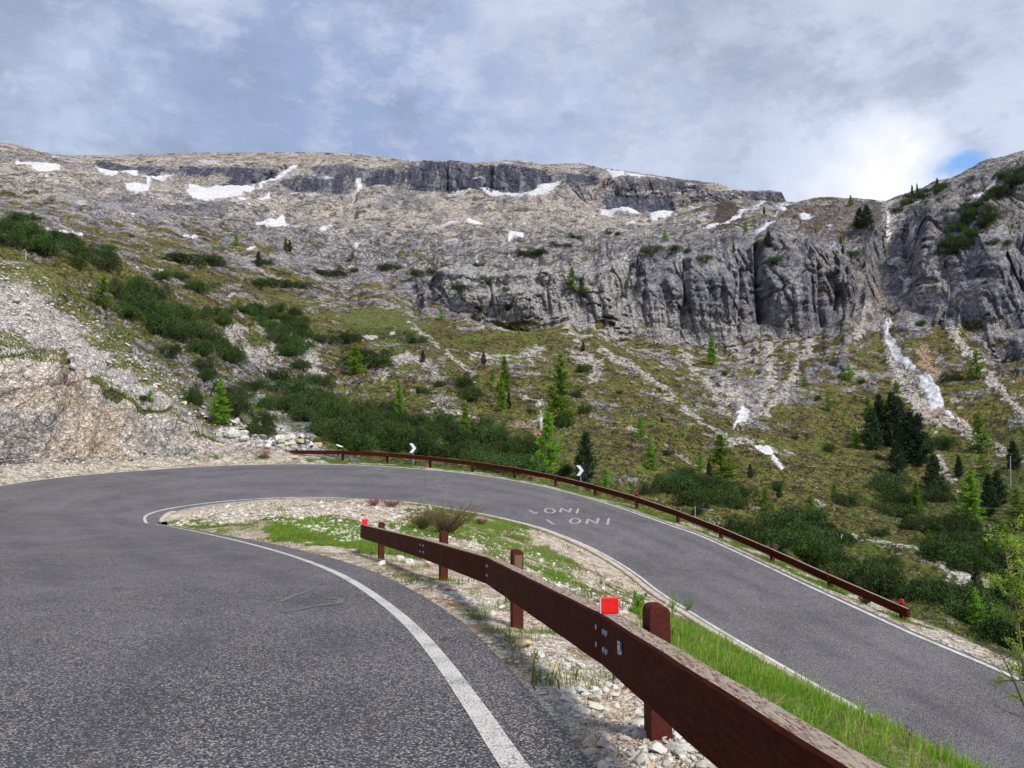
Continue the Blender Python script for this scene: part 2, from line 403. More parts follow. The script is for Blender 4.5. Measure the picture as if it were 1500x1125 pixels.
M['red'] = plain('red_reflector', (.72, .012, .012), .35, .5)
M['white'] = plain('white_enamel', (.78, .78, .80), .5)
M['black'] = plain('black_enamel', (.012, .014, .022), .5)
M['steel'] = plain('galvanised_steel', (.42, .44, .46), .45, .5, .6)
M['bolt'] = plain('bolt_steel', (.42, .46, .58), .4, .5, .3)

# ================================================================= ROAD
SL = .053
def near(px, py):
    u = (px - CX) / F; v = (CY - py) / F; T = (SP + v * CP) / (CP - v * SP)
    D = ZC / (-T - SL); return P(px, py, D)
# inner white line: (px, py, depth or None for the near road plane), asphalt margin beyond it
LI = [(None, (1.75, -5, SL * 5), .42), (None, (1.12, 0, 0), .42), (755, 1125, None, .42), (700, 1043, None, .45), (640, 960, None, .52), (600, 915, None, .58), (550, 874, None, .62), (500, 843, None, .64), (450, 822, None, .62), (400, 806, None, .55), (350, 793, None, .45), (300, 782, None, .40), (260, 774, None, .38), (230, 769, None, .42), (213, 764.5, None, .6),
      (213, 757, 39.2, .8), (232, 749, 41, .75), (262, 743, 42.5, .6), (320, 735.5, 44.3, .42), (380, 731, 46, .3), (430, 729, 47, .25), (480, 729.3, 47, .22), (520, 731, 46.8, .22), (570, 734, 46.3, .22), (610, 738, 45.8, .22), (657, 745, 45, .22), (700, 752, 43.8, .22), (750, 762.5, 42, .22), (800, 776, 40, .22), (860, 800, 37.5, .22), (900, 821, 35.5, .22), (934, 843, 33.5, .22), (965, 867, 31.2, .22), (1067, 931, 26, .22), (1130, 967, 24.3, .22), (1205, 1010, 22.5, .22), (1260, 1040, 21.3, .22), (None, (10.6, 18.5, -6.1), .22), (None, (12, 13, -6.9), .22), (None, (13.5, 6, -7.9), .22), (None, (14.5, -2, -9), .22)]
# outer white line, matched station by station
LO = [(None, (-6.5, -5, SL * 5)), (None, (-6.6, 0, 0)), (None, (-6.8, 4, -.21)), (None, (-7.0, 5.5, -.29)), (None, (-7.3, 7.5, -.4)), (None, (-7.8, 9.5, -.5)), (None, (-9.4, 12, -.63)), (None, (-11.8, 15, -.79)), (None, (-14.6, 18.5, -.97)), (None, (-17.3, 22, -1.12)), (None, (-20.3, 26, -1.25)), (None, (-23.2, 30, -1.3)), (None, (-26, 33.8, -1.26)), (None, (-28.4, 37.5, -1.12)), (None, (-30, 41.6, -.9)),
      (0, 712, 46), (60, 703, 49.6), (125, 696, 52.8), (200, 690, 56), (280, 684.5, 58.9), (350, 681.5, 60.6), (430, 680, 61.6), (500, 681, 61.4), (560, 683.5, 60.7), (610, 687, 59.6), (665, 691.8, 57.9), (715, 698, 55.9), (775, 708.5, 53.1), (830, 721, 50.6), (895, 740, 47), (945, 757, 44), (985, 771, 41.6), (1025, 785, 39.2), (1120, 828.5, 34.1), (1180, 857, 31.4), (1267, 897, 28.6), (1330, 926, 26.9), (None, (15.2, 23.6, -5.4)), (None, (16.6, 18, -6.3)), (None, (18.6, 10, -7.6)), (None, (20, 0, -9))]
def resolve(lst):
    out = []
    for e in lst:
        if e[0] is None: out.append(np.array(e[1], float))
        elif e[2] is None: out.append(near(e[0], e[1]))
        else: out.append(P(e[0], e[1], e[2]))
    return np.array(out)
def catmull(K, per=10):
    K = np.array(K, float); out = []
    E = np.vstack([2 * K[0] - K[1], K, 2 * K[-1] - K[-2]])
    for i in range(1, len(E) - 2):
        p0, p1, p2, p3 = E[i - 1:i + 3]
        a = np.sqrt(np.linalg.norm((p1 - p0)[:2])) + 1e-6; bb = np.sqrt(np.linalg.norm((p2 - p1)[:2])) + 1e-6; c = np.sqrt(np.linalg.norm((p3 - p2)[:2])) + 1e-6
        m1 = p2 - p1 + bb * ((p1 - p0) / a - (p2 - p0) / (a + bb)) ; m2 = p2 - p1 + bb * ((p3 - p2) / c - (p3 - p1) / (bb + c))
        # m1, m2 are the centripetal tangents scaled to the span
        for k in range(per):
            t = k / per; t2 = t * t; t3 = t2 * t
            out.append((2 * t3 - 3 * t2 + 1) * p1 + (t3 - 2 * t2 + t) * m1 + (-2 * t3 + 3 * t2) * p2 + (t3 - t2) * m2)
    out.append(K[-1]); return np.array(out)
PER = 10
kI = resolve(LI); kO = resolve(LO)
cI = catmull(kI, PER); cO = catmull(kO, PER)
marg = np.interp(np.arange(len(cI)), np.arange(len(kI)) * PER, [e[-1] for e in LI])
def side_normals(c, sgn):
    t = np.gradient(c, axis=0); t[:, 2] = 0; t = np.array([gsm(t[:, i], 2) for i in range(3)]).T; t /= np.linalg.norm(t, axis=1)[:, None]
    return sgn * np.stack([t[:, 1], -t[:, 0], np.zeros(len(t))], 1)
nI = side_normals(cI, 1)      # to the island (right-hand side of travel)
nO = side_normals(cO, -1)
def slope_at(a, b):           # drop per metre from b to a
    h = np.linalg.norm((b - a)[:, :2], axis=1); return (b - a)[:, 2] / h
crossfall = slope_at(cI, cO)
eI = cI + nI * marg[:, None]; eI[:, 2] -= np.clip(crossfall, -.05, .12) * marg
eO = cO + nO * .28; eO[:, 2] += crossfall * .1
def off_in(r):                # point r metres from the inner line towards the outer one
    h = np.linalg.norm((cO - cI)[:, :2], axis=1); return cI + (cO - cI) * (r / h)[:, None]
def off_out(r):
    h = np.linalg.norm((cO - cI)[:, :2], axis=1); return cO + (cI - cO) * (r / h)[:, None]
NX = 28
rows = [eI] + [cI + (cO - cI) * k / NX for k in range(NX + 1)] + [eO]
G = np.array(rows).transpose(1, 0, 2)        # stations x cross
ns, nx = G.shape[:2]
idx = np.arange(ns * nx).reshape(ns, nx)
Fq = np.stack([idx[:-1, :-1], idx[1:, :-1], idx[1:, 1:], idx[:-1, 1:]], -1).reshape(-1, 4)
road_V = G.reshape(-1, 3)
tk = np.zeros(nx); tn = np.concatenate([[0], np.arange(NX + 1) / NX, [1]])
for t0_ in (.14, .36, .64, .86): tk += np.exp(-((tn - t0_) / .05) ** 2)
tkc = np.repeat(np.clip(np.broadcast_to(tk, (ns, nx)).reshape(-1, 1), 0, 1), 3, 1)
tag(link('road', new_mesh('road', road_V, Fq, M['asphalt'], True, tkc)), kind='structure', label='grey asphalt hairpin road')
road_bvh = BVHTree.FromPolygons([tuple(p) for p in road_V], [tuple(q) for q in Fq.tolist()])
def strip(name, A, B, mt, dz, tags=None, i0=0, i1=None):
    A = A[i0:i1].copy(); B = B[i0:i1].copy(); dzz = dz + .012 * sstep(9 * PER, 12 * PER, np.arange(len(A))); A[:, 2] += dzz; B[:, 2] += dzz
    k = len(A); V = np.vstack([A, B]); q = np.array([[i, i + 1, k + i + 1, k + i] for i in range(k - 1)])
    o = link(name, new_mesh(name, V, q, mt)); tag(o, kind='structure'); return o
lw = .078 + .022 * sstep(8 * PER, 12 * PER, np.arange(len(cI)))
def off2(c0, c1, r):
    h = np.linalg.norm((c1 - c0)[:, :2], axis=1); return c0 + (c1 - c0) * (r / h)[:, None]
strip('road_marking', off2(cI, cO, -lw), off2(cI, cO, lw), M['paint'], .005)
strip('road_marking', off2(cO, cI, lw), off2(cO, cI, -lw), M['paint'], .005)
# concrete kerb of the inner side, from behind the hairpin to the lower road
ka = 23 * PER
def kerb(i0, i1):
    a = eI[i0:i1]; nn = nI[i0:i1]; prof = [(-.0, -.10), (.0, .09), (.03, .12), (.24, .12), (.27, .09), (.27, -.25)]
    V = []; 
    for p, q in zip(a, nn):
        for (r, z) in prof: V.append(p + q * r + np.array([0, 0, z]))
    k = len(prof); q = [[i * k + j, (i + 1) * k + j, (i + 1) * k + j + 1, i * k + j + 1] for i in range(len(a) - 1) for j in range(k - 1)]
    o = link('kerb', new_mesh('kerb', V, np.array(q), M['kerb'])); tag(o, kind='structure')
kerb(ka, len(eI))
kerb(13 * PER + 5, 16 * PER)

def ray_hit(bvh, px, py):
    dr = pix_dir(px, py); h = bvh.ray_cast(Vector((0, 0, ZC)), Vector(dr)); return h[0]
# hand-painted lettering on the lower road and a faint scrawl on the near road
def paint_strokes(name, strokes, wid, mt, dz=.006):
    V = []; Fc = []
    for st in strokes:
        pts = []
        st = np.array(st, float)
        seg = []
        for a, c in zip(st[:-1], st[1:]):
            for t in np.linspace(0, 1, 5)[:-1]: seg.append(a + (c - a) * t)
        seg.append(st[-1])
        pts = [ray_hit(road_bvh, x, y) for x, y in seg]
        pts = [np.array(p) for p in pts if p is not None]
        if len(pts) < 2: continue
        pts = np.array(pts); t = np.gradient(pts, axis=0); t /= np.linalg.norm(t, axis=1)[:, None] + 1e-9
        nn = np.stack([t[:, 1], -t[:, 0], np.zeros(len(t))], 1); nn /= np.linalg.norm(nn, axis=1)[:, None] + 1e-9
        b0 = len(V)
        def z_at(p):
            h = road_bvh.ray_cast(Vector((p[0], p[1], 5)), Vector((0, 0, -1)))[0]; return (h.z if h is not None else p[2])
        for s in (-1, 1):
            for p, q in zip(pts, nn):
                r = p + q * wid * s * .5; r = np.array([r[0], r[1], z_at(r) + dz]); V.append(r)
        k = len(pts)
        Fc += [(b0 + i, b0 + i + 1, b0 + k + i + 1, b0 + k + i) for i in range(k - 1)]
    o = link(name, new_mesh(name, np.array(V), Fc, mt)); tag(o, kind='structure'); return o
def z4(x, y): return (700 + x / 5, 630 + y / 5)
row1 = [[z4(375, 588), z4(425, 613), z4(436, 604)],
        [z4(500, 578), z4(488, 590), z4(508, 606), z4(545, 608), z4(568, 595), z4(548, 578), z4(515, 573), z4(500, 578)],
        [z4(603, 602), z4(612, 572), z4(668, 603), z4(682, 574)],
        [z4(736, 575), z4(724, 610)]]
row2 = [[z4(505, 655), z4(548, 688), z4(572, 692)],
        [z4(690, 650), z4(672, 668), z4(692, 684), z4(735, 682), z4(752, 662), z4(728, 648), z4(690, 650)],
        [z4(796, 686), z4(808, 650), z4(870, 688), z4(884, 645)],
        [z4(960, 645), z4(948, 694)]]
paint_strokes('road_lettering', row1, .13, M['wornpaint'])
paint_strokes('road_lettering', row2, .13, M['wornpaint'])
paint_strokes('road_lettering', [[(408, 883), (430, 873), (452, 866)], [(418, 897), (455, 889), (497, 884), (500, 878), (478, 876)]], .09, M['faintpaint'])
print('road', time.time() - T0)

# ================================================================= HILLSIDE AND MOUNTAIN (one continuous relief sheet)
COLP = np.concatenate([np.arange(-700, -60, 6.0), np.arange(-60, 1561, 1.3), np.arange(1566, 2200, 6.0)]); NC = len(COLP)
def kn(s):
    a = np.array([[float(x) for x in t.split(':')] for t in s.split()]); return a
def lineP(s, sig=5, jag=0, seed=1):           # px:py:D knots -> D and z along the columns
    a = kn(s); y = gsm(np.interp(COLP, a[:, 0], a[:, 1]), sig); c0 = COLP.astype(np.float32)
    y = y + jag * (vn(c0 / 46, 0 * c0, 0 * c0, 600 + seed) + .5 * vn(c0 / 17, 0 * c0, 0 * c0, 610 + seed) + .25 * vn(c0 / 7, 0 * c0, 0 * c0, 620 + seed)); D = gsm(np.interp(COLP, a[:, 0], a[:, 2]), sig)
    v = (CY - y) / F; z = ZC + D * (SP + v * CP) / (CP - v * SP); return [D, z]
FE = []                        # (D, z, smooth)
# outer road edge
oe = np.array([[*(750 + F * np.array([p[0] / (p[1] * 1.0)])), p[1], p[2]] for p in cO[15 * PER:-6]])
# columns from true projection
def proj(p):
    y = p[..., 1] * CP + (p[..., 2] - ZC) * SP; zz = -p[..., 1] * SP + (p[..., 2] - ZC) * CP
    return CX + F * p[..., 0] / y, CY - F * zz / y
oo = (eO + nO * .02)[13 * PER + 5:-14]; ox, oy = proj(oo); oD = oo[:, 1]; oz = oo[:, 2]
mk = np.concatenate([[True], np.diff(ox) > 0.0]); ox, oD, oz = ox[mk], oD[mk], oz[mk]
s = np.argsort(ox); D0 = np.interp(COLP, ox[s], oD[s]); z0 = np.interp(COLP, ox[s], oz[s])
FE.append([D0 - .12, z0 - .08])
FE.append([D0 + .25, z0 - .03])
F1 = lineP('-200:680:40 0:677:51 100:674:54.8 200:668:59.5 300:664:63.2 380:660:65.5 430:664:66.6 500:674:66.3 600:680:64.2 700:690:61 800:708:56.2 900:731:51 1000:760:45.6 1100:800:40.2 1200:846:35 1300:886:31.6 1332:898:30.4 1375:915:29 1420:935:27.6 1457:952:26.6 1500:969:25.9 1700:1040:23', 4)
FE.append(F1)
right = sstep(430, 620, COLP)
F2a = lineP('-200:520:46 0:519:54.5 50:524:57 87:536:59 133:549:61 150:557:61.8 200:580:63.5 240:597:64.6 262:616:65.2 317:643:66.6 367:655:68 430:660:71 500:668:72', 3)
F2 = [F2a[0] * (1 - right) + (F1[0] + 7) * right, F2a[1] * (1 - right) + (F1[1] - 1.2 - 2.4 * sstep(600, 1300, COLP)) * right]
FE.append(F2)
F3 = lineP('-200:470:62 0:492:61 70:515:63 130:540:65 200:572:67.5 262:606:69 317:635:71 367:648:73 430:654:77 500:659:81 600:666:82 700:676:80 800:698:75 900:722:71 1000:746:67 1100:788:62 1200:832:57 1300:877:53 1400:908:51 1500:942:49 1700:1010:46', 4)
FE.append(F3)
F4 = lineP('-200:355:88 0:367:88 47:378:90 70:391:91 93:407:92 112:428:92 145:449:93 173:463:93 215:489:94 257:511:94 287:526:95 330:560:95 370:590:96 430:628:98 500:642:98 600:648:100 700:655:100 800:672:96 900:695:90 1000:720:84 1100:758:80 1200:800:77 1300:838:74 1400:862:72 1500:890:70 1700:940:68', 3)
FE.append(F4)
left = 1 - sstep(330, 420, COLP)
FE.append([F4[0] + 9, F4[1] + (0.2 * left + .9 * (1 - left)) - 1.6 * left])
FE.append(lineP('-200:352:125 0:355:125 100:396:122 200:480:118 300:548:118 400:602:116 500:620:118 600:626:120 700:632:122 800:648:118 900:670:110 1000:697:102 1100:728:98 1200:768:95 1300:798:93 1400:818:92 1500:840:90 1700:880:88'))
FE.append(lineP('-200:325:160 0:330:160 100:362:162 200:418:166 300:480:164 400:548:156 500:580:152 600:590:154 700:596:158 800:604:160 900:622:152 1000:647:144 1100:671:140 1200:700:138 1300:720:136 1400:733:136 1500:740:136 1700:750:136'))
FE.append(lineP('-200:312:230 0:316:235 100:337:244 200:372:242 300:418:238 400:472:228 500:502:220 600:512:218 700:522:218 800:533:218 900:552:212 1000:582:202 1100:612:196 1200:632:192 1300:644:190 1400:650:190 1500:636:190 1700:620:190'))
FE.append(lineP('-200:292:330 0:298:332 100:318:336 200:342:332 300:378:322 400:422:312 500:456:292 600:472:278 700:474:272 800:487:268 900:508:264 1000:533:258 1100:558:252 1200:568:248 1300:576:244 1400:556:242 1500:530:238 1700:500:240'))
FE.append(lineP('-200:282:400 0:288:402 100:304:402 200:325:396 300:352:388 400:388:372 500:422:352 600:444:332 650:456:320 700:468:310 800:478:306 900:497:303 940:505:302 1000:502:306 1060:512:304 1100:512:304 1190:492:300 1230:470:304 1290:474:312 1340:468:306 1400:468:300 1440:528:282 1500:532:272 1700:540:260', 4, 11, 1))
FE.append(lineP('-200:268:470 0:275:470 100:291:470 200:311:462 300:336:452 400:362:436 500:386:408 600:405:372 650:412:330 700:402:321 800:400:315 860:398:313 900:372:324 960:366:326 1000:372:324 1100:350:324 1160:352:322 1230:368:323 1262:380:330 1290:330:400 1330:345:390 1345:325:336 1400:292:334 1440:262:330 1500:252:326 1700:200:326', 4, 7, 2))
FE.append(lineP('-200:255:560 0:262:562 100:284:562 150:311:560 200:316:558 300:323:552 400:321:552 450:323:560 500:341:540 600:347:540 700:347:538 800:345:540 900:338:545 1000:329:550 1100:322:545 1200:330:500 1250:325:490 1300:312:500 1340:298:500 1370:283:490 1400:268:480 1440:250:470 1500:232:470 1700:180:470', 4))
FE.append(lineP('-200:240:630 0:249:632 100:260:632 135:292:606 160:286:598 200:283:600 300:286:602 400:300:615 450:311:630 500:326:640 600:327:650 700:323:650 800:318:650 900:323:650 1000:314:640 1080:298:650 1140:300:650 1200:300:600 1250:302:580 1300:302:560 1340:290:545 1370:276:530 1400:266:520 1440:247:505 1500:229:505 1700:176:505', 3))
FE.append(lineP('-200:222:700 0:238:702 100:249:722 150:253:738 200:258:758 262:275:760 300:276:762 335:272:764 400:268:772 430:282:764 500:286:766 525:275:775 560:272:782 600:279:782 640:284:788 700:285:790 755:284:790 795:270:796 830:272:780 860:306:724 880:310:720 950:313:718 990:311:718 1010:301:735 1080:300:725 1100:299:722 1145:297:722 1165:299:700 1200:297:690 1250:298:670 1300:297.5:640 1340:288:600 1370:272:570 1400:264.5:560 1440:245:535 1500:226:530 1700:172:530', 1.6))
FE.append(lineP('-200:208:750 0:222:752 60:229:752 100:238:766 140:240:786 200:243:796 262:246:788 300:244:788 335:247:788 400:250:794 430:262:780 500:262:783 525:246:796 560:247:803 600:238:808 640:238:812 700:241:814 760:244:814 800:252:812 830:254:800 860:283:745 880:288:738 950:290:736 990:289:738 1010:279:748 1060:281:738 1080:281:736 1140:282:735 1146:287:735 1150:297.5:735 1165:298:720 1200:293:712 1250:293:700 1300:296.5:660 1340:285:615 1370:270:585 1400:263.5:574 1440:243:545 1500:223:540 1700:168:540', 1.4))
FE.append(lineP('-200:200:800 0:216:800 50:223:798 100:233:800 200:234:830 300:232:830 400:235:830 500:232:830 560:238:832 600:237:830 640:237.2:830 700:240.5:832 740:237:840 800:245:840 850:246:840 880:256:760 910:254:752 950:257:752 1000:266:752 1060:277:750 1078:280:748 1145:281.5:745 1150:297:745 1165:297.5:735 1200:291:730 1250:291.5:720 1300:296:675 1340:283.5:625 1370:268.5:595 1400:262.8:585 1440:241:555 1500:221.5:550 1700:166:550', 1.4))
FE.append(lineP('-200:196:850 -50:204:850 0:209:850 20:211:850 50:219:850 80:226:852 100:228:880 150:227:920 200:226:920 250:225:920 330:223:915 400:223:915 500:224:910 550:229:905 600:236:880 640:236.4:850 700:240:850 740:235:860 770:236:862 800:241:865 850:239:870 880:246:850 900:248:790 950:255:785 1000:262.5:785 1050:268:785 1075:278:770 1100:278.6:770 1130:279.5:770 1143:282:765 1148:296:760 1165:297:760 1190:290:760 1210:289:760 1230:291:760 1255:290:750 1265:292:750 1280:296:740 1300:295:690 1320:290:660 1350:280:640 1400:262:620 1430:248:600 1460:232:590 1500:220:580 1700:165:580', 1.2))
last = FE[-1]
FE.append([last[0] + 60, last[1] - 12]); FE.append([last[0] + 260, last[1] - 90])
FD = np.array([f[0] for f in FE]); FZ = np.array([f[1] for f in FE])
for i in range(3, len(FD)):                       # never fold back on itself
    FD[i] = np.maximum(FD[i], FD[i - 1] + .25)
def pyof(D, z):
    tt = (z - ZC) / D; v = (tt * CP - SP) / (CP + tt * SP); return CY - F * v
SEG = []; rD = []; rZ = []; rS = []
for i in range(len(FD) - 1):
    span = np.abs(pyof(FD[i], FZ[i]) - pyof(FD[i + 1], FZ[i + 1]))[150:-150]
    k = int(np.clip(np.percentile(span, 98) / 1.25, 6, 110))
    if i < 3: k = max(k, 14)
    if i >= len(FD) - 3: k = 6
    for j in range(k):
        t = j / k; rD.append(FD[i] + (FD[i + 1] - FD[i]) * t); rZ.append(FZ[i] + (FZ[i + 1] - FZ[i]) * t); rS.append(i + t)
rD.append(FD[-1]); rZ.append(FZ[-1]); rS.append(len(FD) - 1.0)
GD = np.array(rD); GZ = np.array(rZ); GS = np.array(rS); NR = len(GD)
print('rows', NR, 'cols', NC)
# soften the creases between the feature lines (not the first rows beside the road)
w0 = sstep(3.1, 4.0, GS)[:, None] * (1 - sstep(len(FD) - 3.2, len(FD) - 3.0, GS))[:, None]
def smr(A, sig):
    k = int(sig * 3) + 1; g = np.exp(-np.arange(-k, k + 1) ** 2 / (2 * sig * sig)); g /= g.sum()
    Pd = np.pad(A, ((k, k), (0, 0)), mode='edge'); o = np.zeros_like(A)
    for q, gg in enumerate(g): o += gg * Pd[q:q + len(A)]
    return o
cliffseg = np.maximum.reduce([1 - np.abs(np.clip(GS - 15.5, -1, 1)) * 1.0])[:, None] * 0
GDs = smr(GD, 2.2); GZs = smr(GZ, 2.2)
GD = GD * (1 - w0) + GDs * w0; GZ = GZ * (1 - w0) + GZs * w0
tt = (GZ - ZC) / GD; v = (tt * CP - SP) / (CP + tt * SP); PYB = CY - F * v
PXB = np.broadcast_to(COLP, GD.shape)
GX = GD * ((PXB - CX) / F) / (CP - v * SP)
X, Y, Z = GX.copy(), GD.copy(), GZ.copy()

# ---- gullies, chimneys and ribs: real recesses in the face  (path, half width px, depth m)
GUL = [([(1112, 338), (1111, 380), (1112, 430), (1116, 470)], 5, 11), ([(1005, 385), (1004, 440), (1002, 480)], 4, 4), ([(1083, 400), (1084, 470)], 3, 3.5),
       ([(1195, 400), (1197, 450), (1205, 478)], 4, 5), ([(1225, 410), (1222, 455)], 3, 4), ([(940, 380), (930, 420), (905, 440)], 6, 4), ([(880, 345), (868, 400), (850, 440)], 7, 4),
       ([(1305, 300), (1308, 345), (1310, 385), (1335, 410), (1330, 435), (1312, 460)], 9, 5), ([(1334, 310), (1338, 345), (1330, 375)], 5, 3),
       ([(1385, 392), (1392, 440), (1390, 470)], 6, 7), ([(1262, 395), (1258, 440), (1250, 465)], 6, 5), ([(1312, 460), (1305, 500), (1325, 540), (1370, 600)], 9, 3),
       ([(1115, 520), (1110, 570), (1082, 620)], 8, 2.5), ([(985, 300), (990, 315)], 3, 4),
       ([(893, 262), (872, 290)], 4, 10), ([(525, 262), (515, 320)], 6, 1.5), ([(415, 245), (370, 272)], 5, 8), ([(655, 240), (655, 275)], 2, 4), ([(720, 245), (718, 280)], 3, 5)]
for path, hw, dep in GUL:
    q = polydist(PXB, PYB, path); k = np.exp(-(q / hw) ** 2) * dep; Y += k
# bulging buttresses
for (cx, cy, rx, ry, a) in [(1165, 420, 38, 60, 9), (1235, 420, 26, 50, 3), (1050, 420, 45, 45, 6), (1440, 400, 48, 60, 10), (1370, 430, 18, 40, 6), (960, 430, 30, 40, 5), (765, 445, 25, 30, 6), (1470, 505, 40, 25, 8), (700, 440, 30, 25, 4), (540, 355, 40, 18, 8), (660, 350, 50, 16, 8), (260, 300, 70, 14, 6)]:
    Y -= a * np.exp(-((PXB - cx) / rx) ** 2 - ((PYB - cy) / ry) ** 2)

# ---- surface classes
def table(rows, pys):
    T = np.array([[float(c) for c in r] for r in rows]) / 9.0; pys = np.array(pys, float)
    fx = np.clip(PXB / 100.0, 0, 14.999); ix = fx.astype(int); tx = fx - ix
    fy = np.clip(np.interp(PYB, pys, np.arange(len(pys))), 0, len(pys) - 1.001); iy = fy.astype(int); ty = fy - iy
    return (T[iy, ix] * (1 - tx) + T[iy, ix + 1] * tx) * (1 - ty) + (T[iy + 1, ix] * (1 - tx) + T[iy + 1, ix + 1] * tx) * ty
PYS = [220, 250, 280, 310, 340, 370, 400, 430, 460, 490, 520, 550, 580, 610, 640, 670, 720, 800, 900]
TR = ['7777777777777777', '7789999999997777', '6899999999976885', '4599999999656974', '4344689989885977', '3334576667989999', '4134456779999999',
      '6423346899999799', '9833223688999577', '8954331114766419', '9964533323444327', '9965443322355333', '9975322223363232', '9996521122241122',
      '9999620121121112', '9999931001111112', '9999931111111112', '1111111111111112', '1111111111111111']
TT = ['9999999999644444', '5566444444344333', '4555444545543333', '2334466876321222', '1222334553221111', '1111111111111111', '1111111111111111',
      '1112111111111111', '0012110000000000', '0002310000000000', '0013310000000000', '0000000000000000', '0000000000000000', '0000000000000000',
      '0000000000000000', '0000000000000000', '0000000000000000', '0000000000000000', '0000000000000000']
TG = ['0000000000000011', '0000000000000012', '0000000000000113', '1111111111110113', '2222111211101113', '3333222211111112', '5554333222111111',
      '6554433333221111', '5555555443322222', '5555666555444444', '5555555555555556', '5555555555444555', '5555555555554555', '5555677555555556',
      '5555677655555556', '5555777655555556', '5555777666555666', '5555777766666667', '5555777777777777']
rockf = table(TR, PYS); tanf = table(TT, PYS); greenf = table(TG, PYS)
Xf, Yf, Zf = X.astype(np.float32), Y.astype(np.float32), Z.astype(np.float32)
mpp = (GD / F).astype(np.float32)                                  # metres per photo pixel there
def nz(lx, lz, seed, o=3, g=.55): return fbm(Xf / lx, Yf / lx, Zf / lz, seed, o, g)
def nrm(X, Y, Z):
    dxu = np.gradient(X, axis=1); dyu = np.gradient(Y, axis=1); dzu = np.gradient(Z, axis=1)
    dxv = np.gradient(X, axis=0); dyv = np.gradient(Y, axis=0); dzv = np.gradient(Z, axis=0)
    nx = dyu * dzv - dzu * dyv; ny = dzu * dxv - dxu * dzv; nzz = dxu * dyv - dyu * dxv
    l = np.sqrt(nx * nx + ny * ny + nzz * nzz) + 1e-9; s = np.sign(nzz + 1e-9); return nx / l, ny / l, nzz / l
n0x, n0y, n0z = nrm(smr(X, 3), smr(Y, 3), smr(Z, 3))
sgn = np.where(n0y > 0, -1, 1) if False else 1
steep = sstep(.72, .42, np.abs(n0z))                               # 1 on cliffs
nearl = (sstep(1.9, 2.1, GS) * (1 - sstep(2.95, 3.1, GS)))[:, None] * (1 - sstep(400, 470, PXB))   # cut rock face beside the road
LEV = list(range(-4, 7)); LM = np.log2(np.maximum(mpp, 1e-3))
def octs(seed, sx=1.0, sy=1.0, sz=.5, need=(0, 99)):
    return [vn(Xf / (2.0 ** k * sx) + seed * 3.7, Yf / (2.0 ** k * sy), Zf / (2.0 ** k * sz), seed * 16 + k + 8) for k in LEV]
SETS = {i: octs(i) for i in (1, 2, 3)}
SETS['v'] = octs(5, 1.0, 4.0, 7.0)
def fld(target, seed, o=4, g=.6):
    out = 0; a = 1.0; t = 0
    for j in range(o):
        L = LM + math.log2(target) - j; acc = 0
        for q, k in enumerate(LEV):
            wk = np.clip(1 - np.abs(L - k), 0, 1)
            if q == 0: wk = np.where(L < k, 1, wk)
            acc = acc + wk * SETS[seed][q]
        out = out + a * acc * 1.15; t += a; a *= g
    return out / t
pA = fld(56, 1, 3); pB = fld(20, 2, 4); pC = fld(8, 3, 3)
mask_n = .5 + .50 * pA + .60 * pB + .50 * pC
rock = sstep(-.07, .07, rockf * 1.16 - .06 - mask_n)
rock = np.maximum(rock, steep * sstep(.45, .7, rockf) * (1 - sstep(.12, .30, pB + .3 * pC) * sstep(980, 900, PXB) * (GS > 9)[:, None]) * (1 - sstep(.34, .46, pB) * .9)); rock = np.maximum(rock, nearl).astype(np.float32)
rocks = sstep(.15, .8, rockf).astype(np.float32)
print('classes', time.time() - T0)

# ---- relief, all wavelengths that can be seen at that distance
strat = 0
amp_ok = lambda lam: sstep(1.6, 4.5, lam / mpp)
dn = np.zeros_like(X, np.float32)
for k, lam in enumerate([40, 20, 10, 5, 2.5, 1.25, .62, .31]):
    ok = amp_ok(lam)
    if ok.max() <= 0: continue
    r1 = .62 - np.abs(vn(Xf / lam, Yf / lam, Zf / (lam * 1.15), 30 + k)) * 2
    g1 = vn(Xf / lam, Yf / lam, Zf / lam, 50 + k)
    rk = (rocks if lam > 3 else rock) * (1 - (.55 if lam > 3 else .2) * nearl)
    a_rock = (.10 if lam > 15 else .12) * lam
    dn += ok * (a_rock * (.8 * r1 + .3 * g1) * rk * (1 - .5 * tanf) * (1 - (.6 if lam > 3 else .2) * steep) + (.035 if lam > 15 else .06 if lam > 3 else .20) * lam * g1 * (1 - rk))
dn += rock * np.minimum(mpp * .7, .4)
talr = (sstep(12.4, 12.9, GS) * (1 - sstep(14.8, 15.2, GS)))[:, None]
dn += talr * (3.5 * vn(Xf / 22, Yf / 60, Zf / 130, 290) + 1.6 * vn(Xf / 9, Yf / 40, Zf / 60, 291))
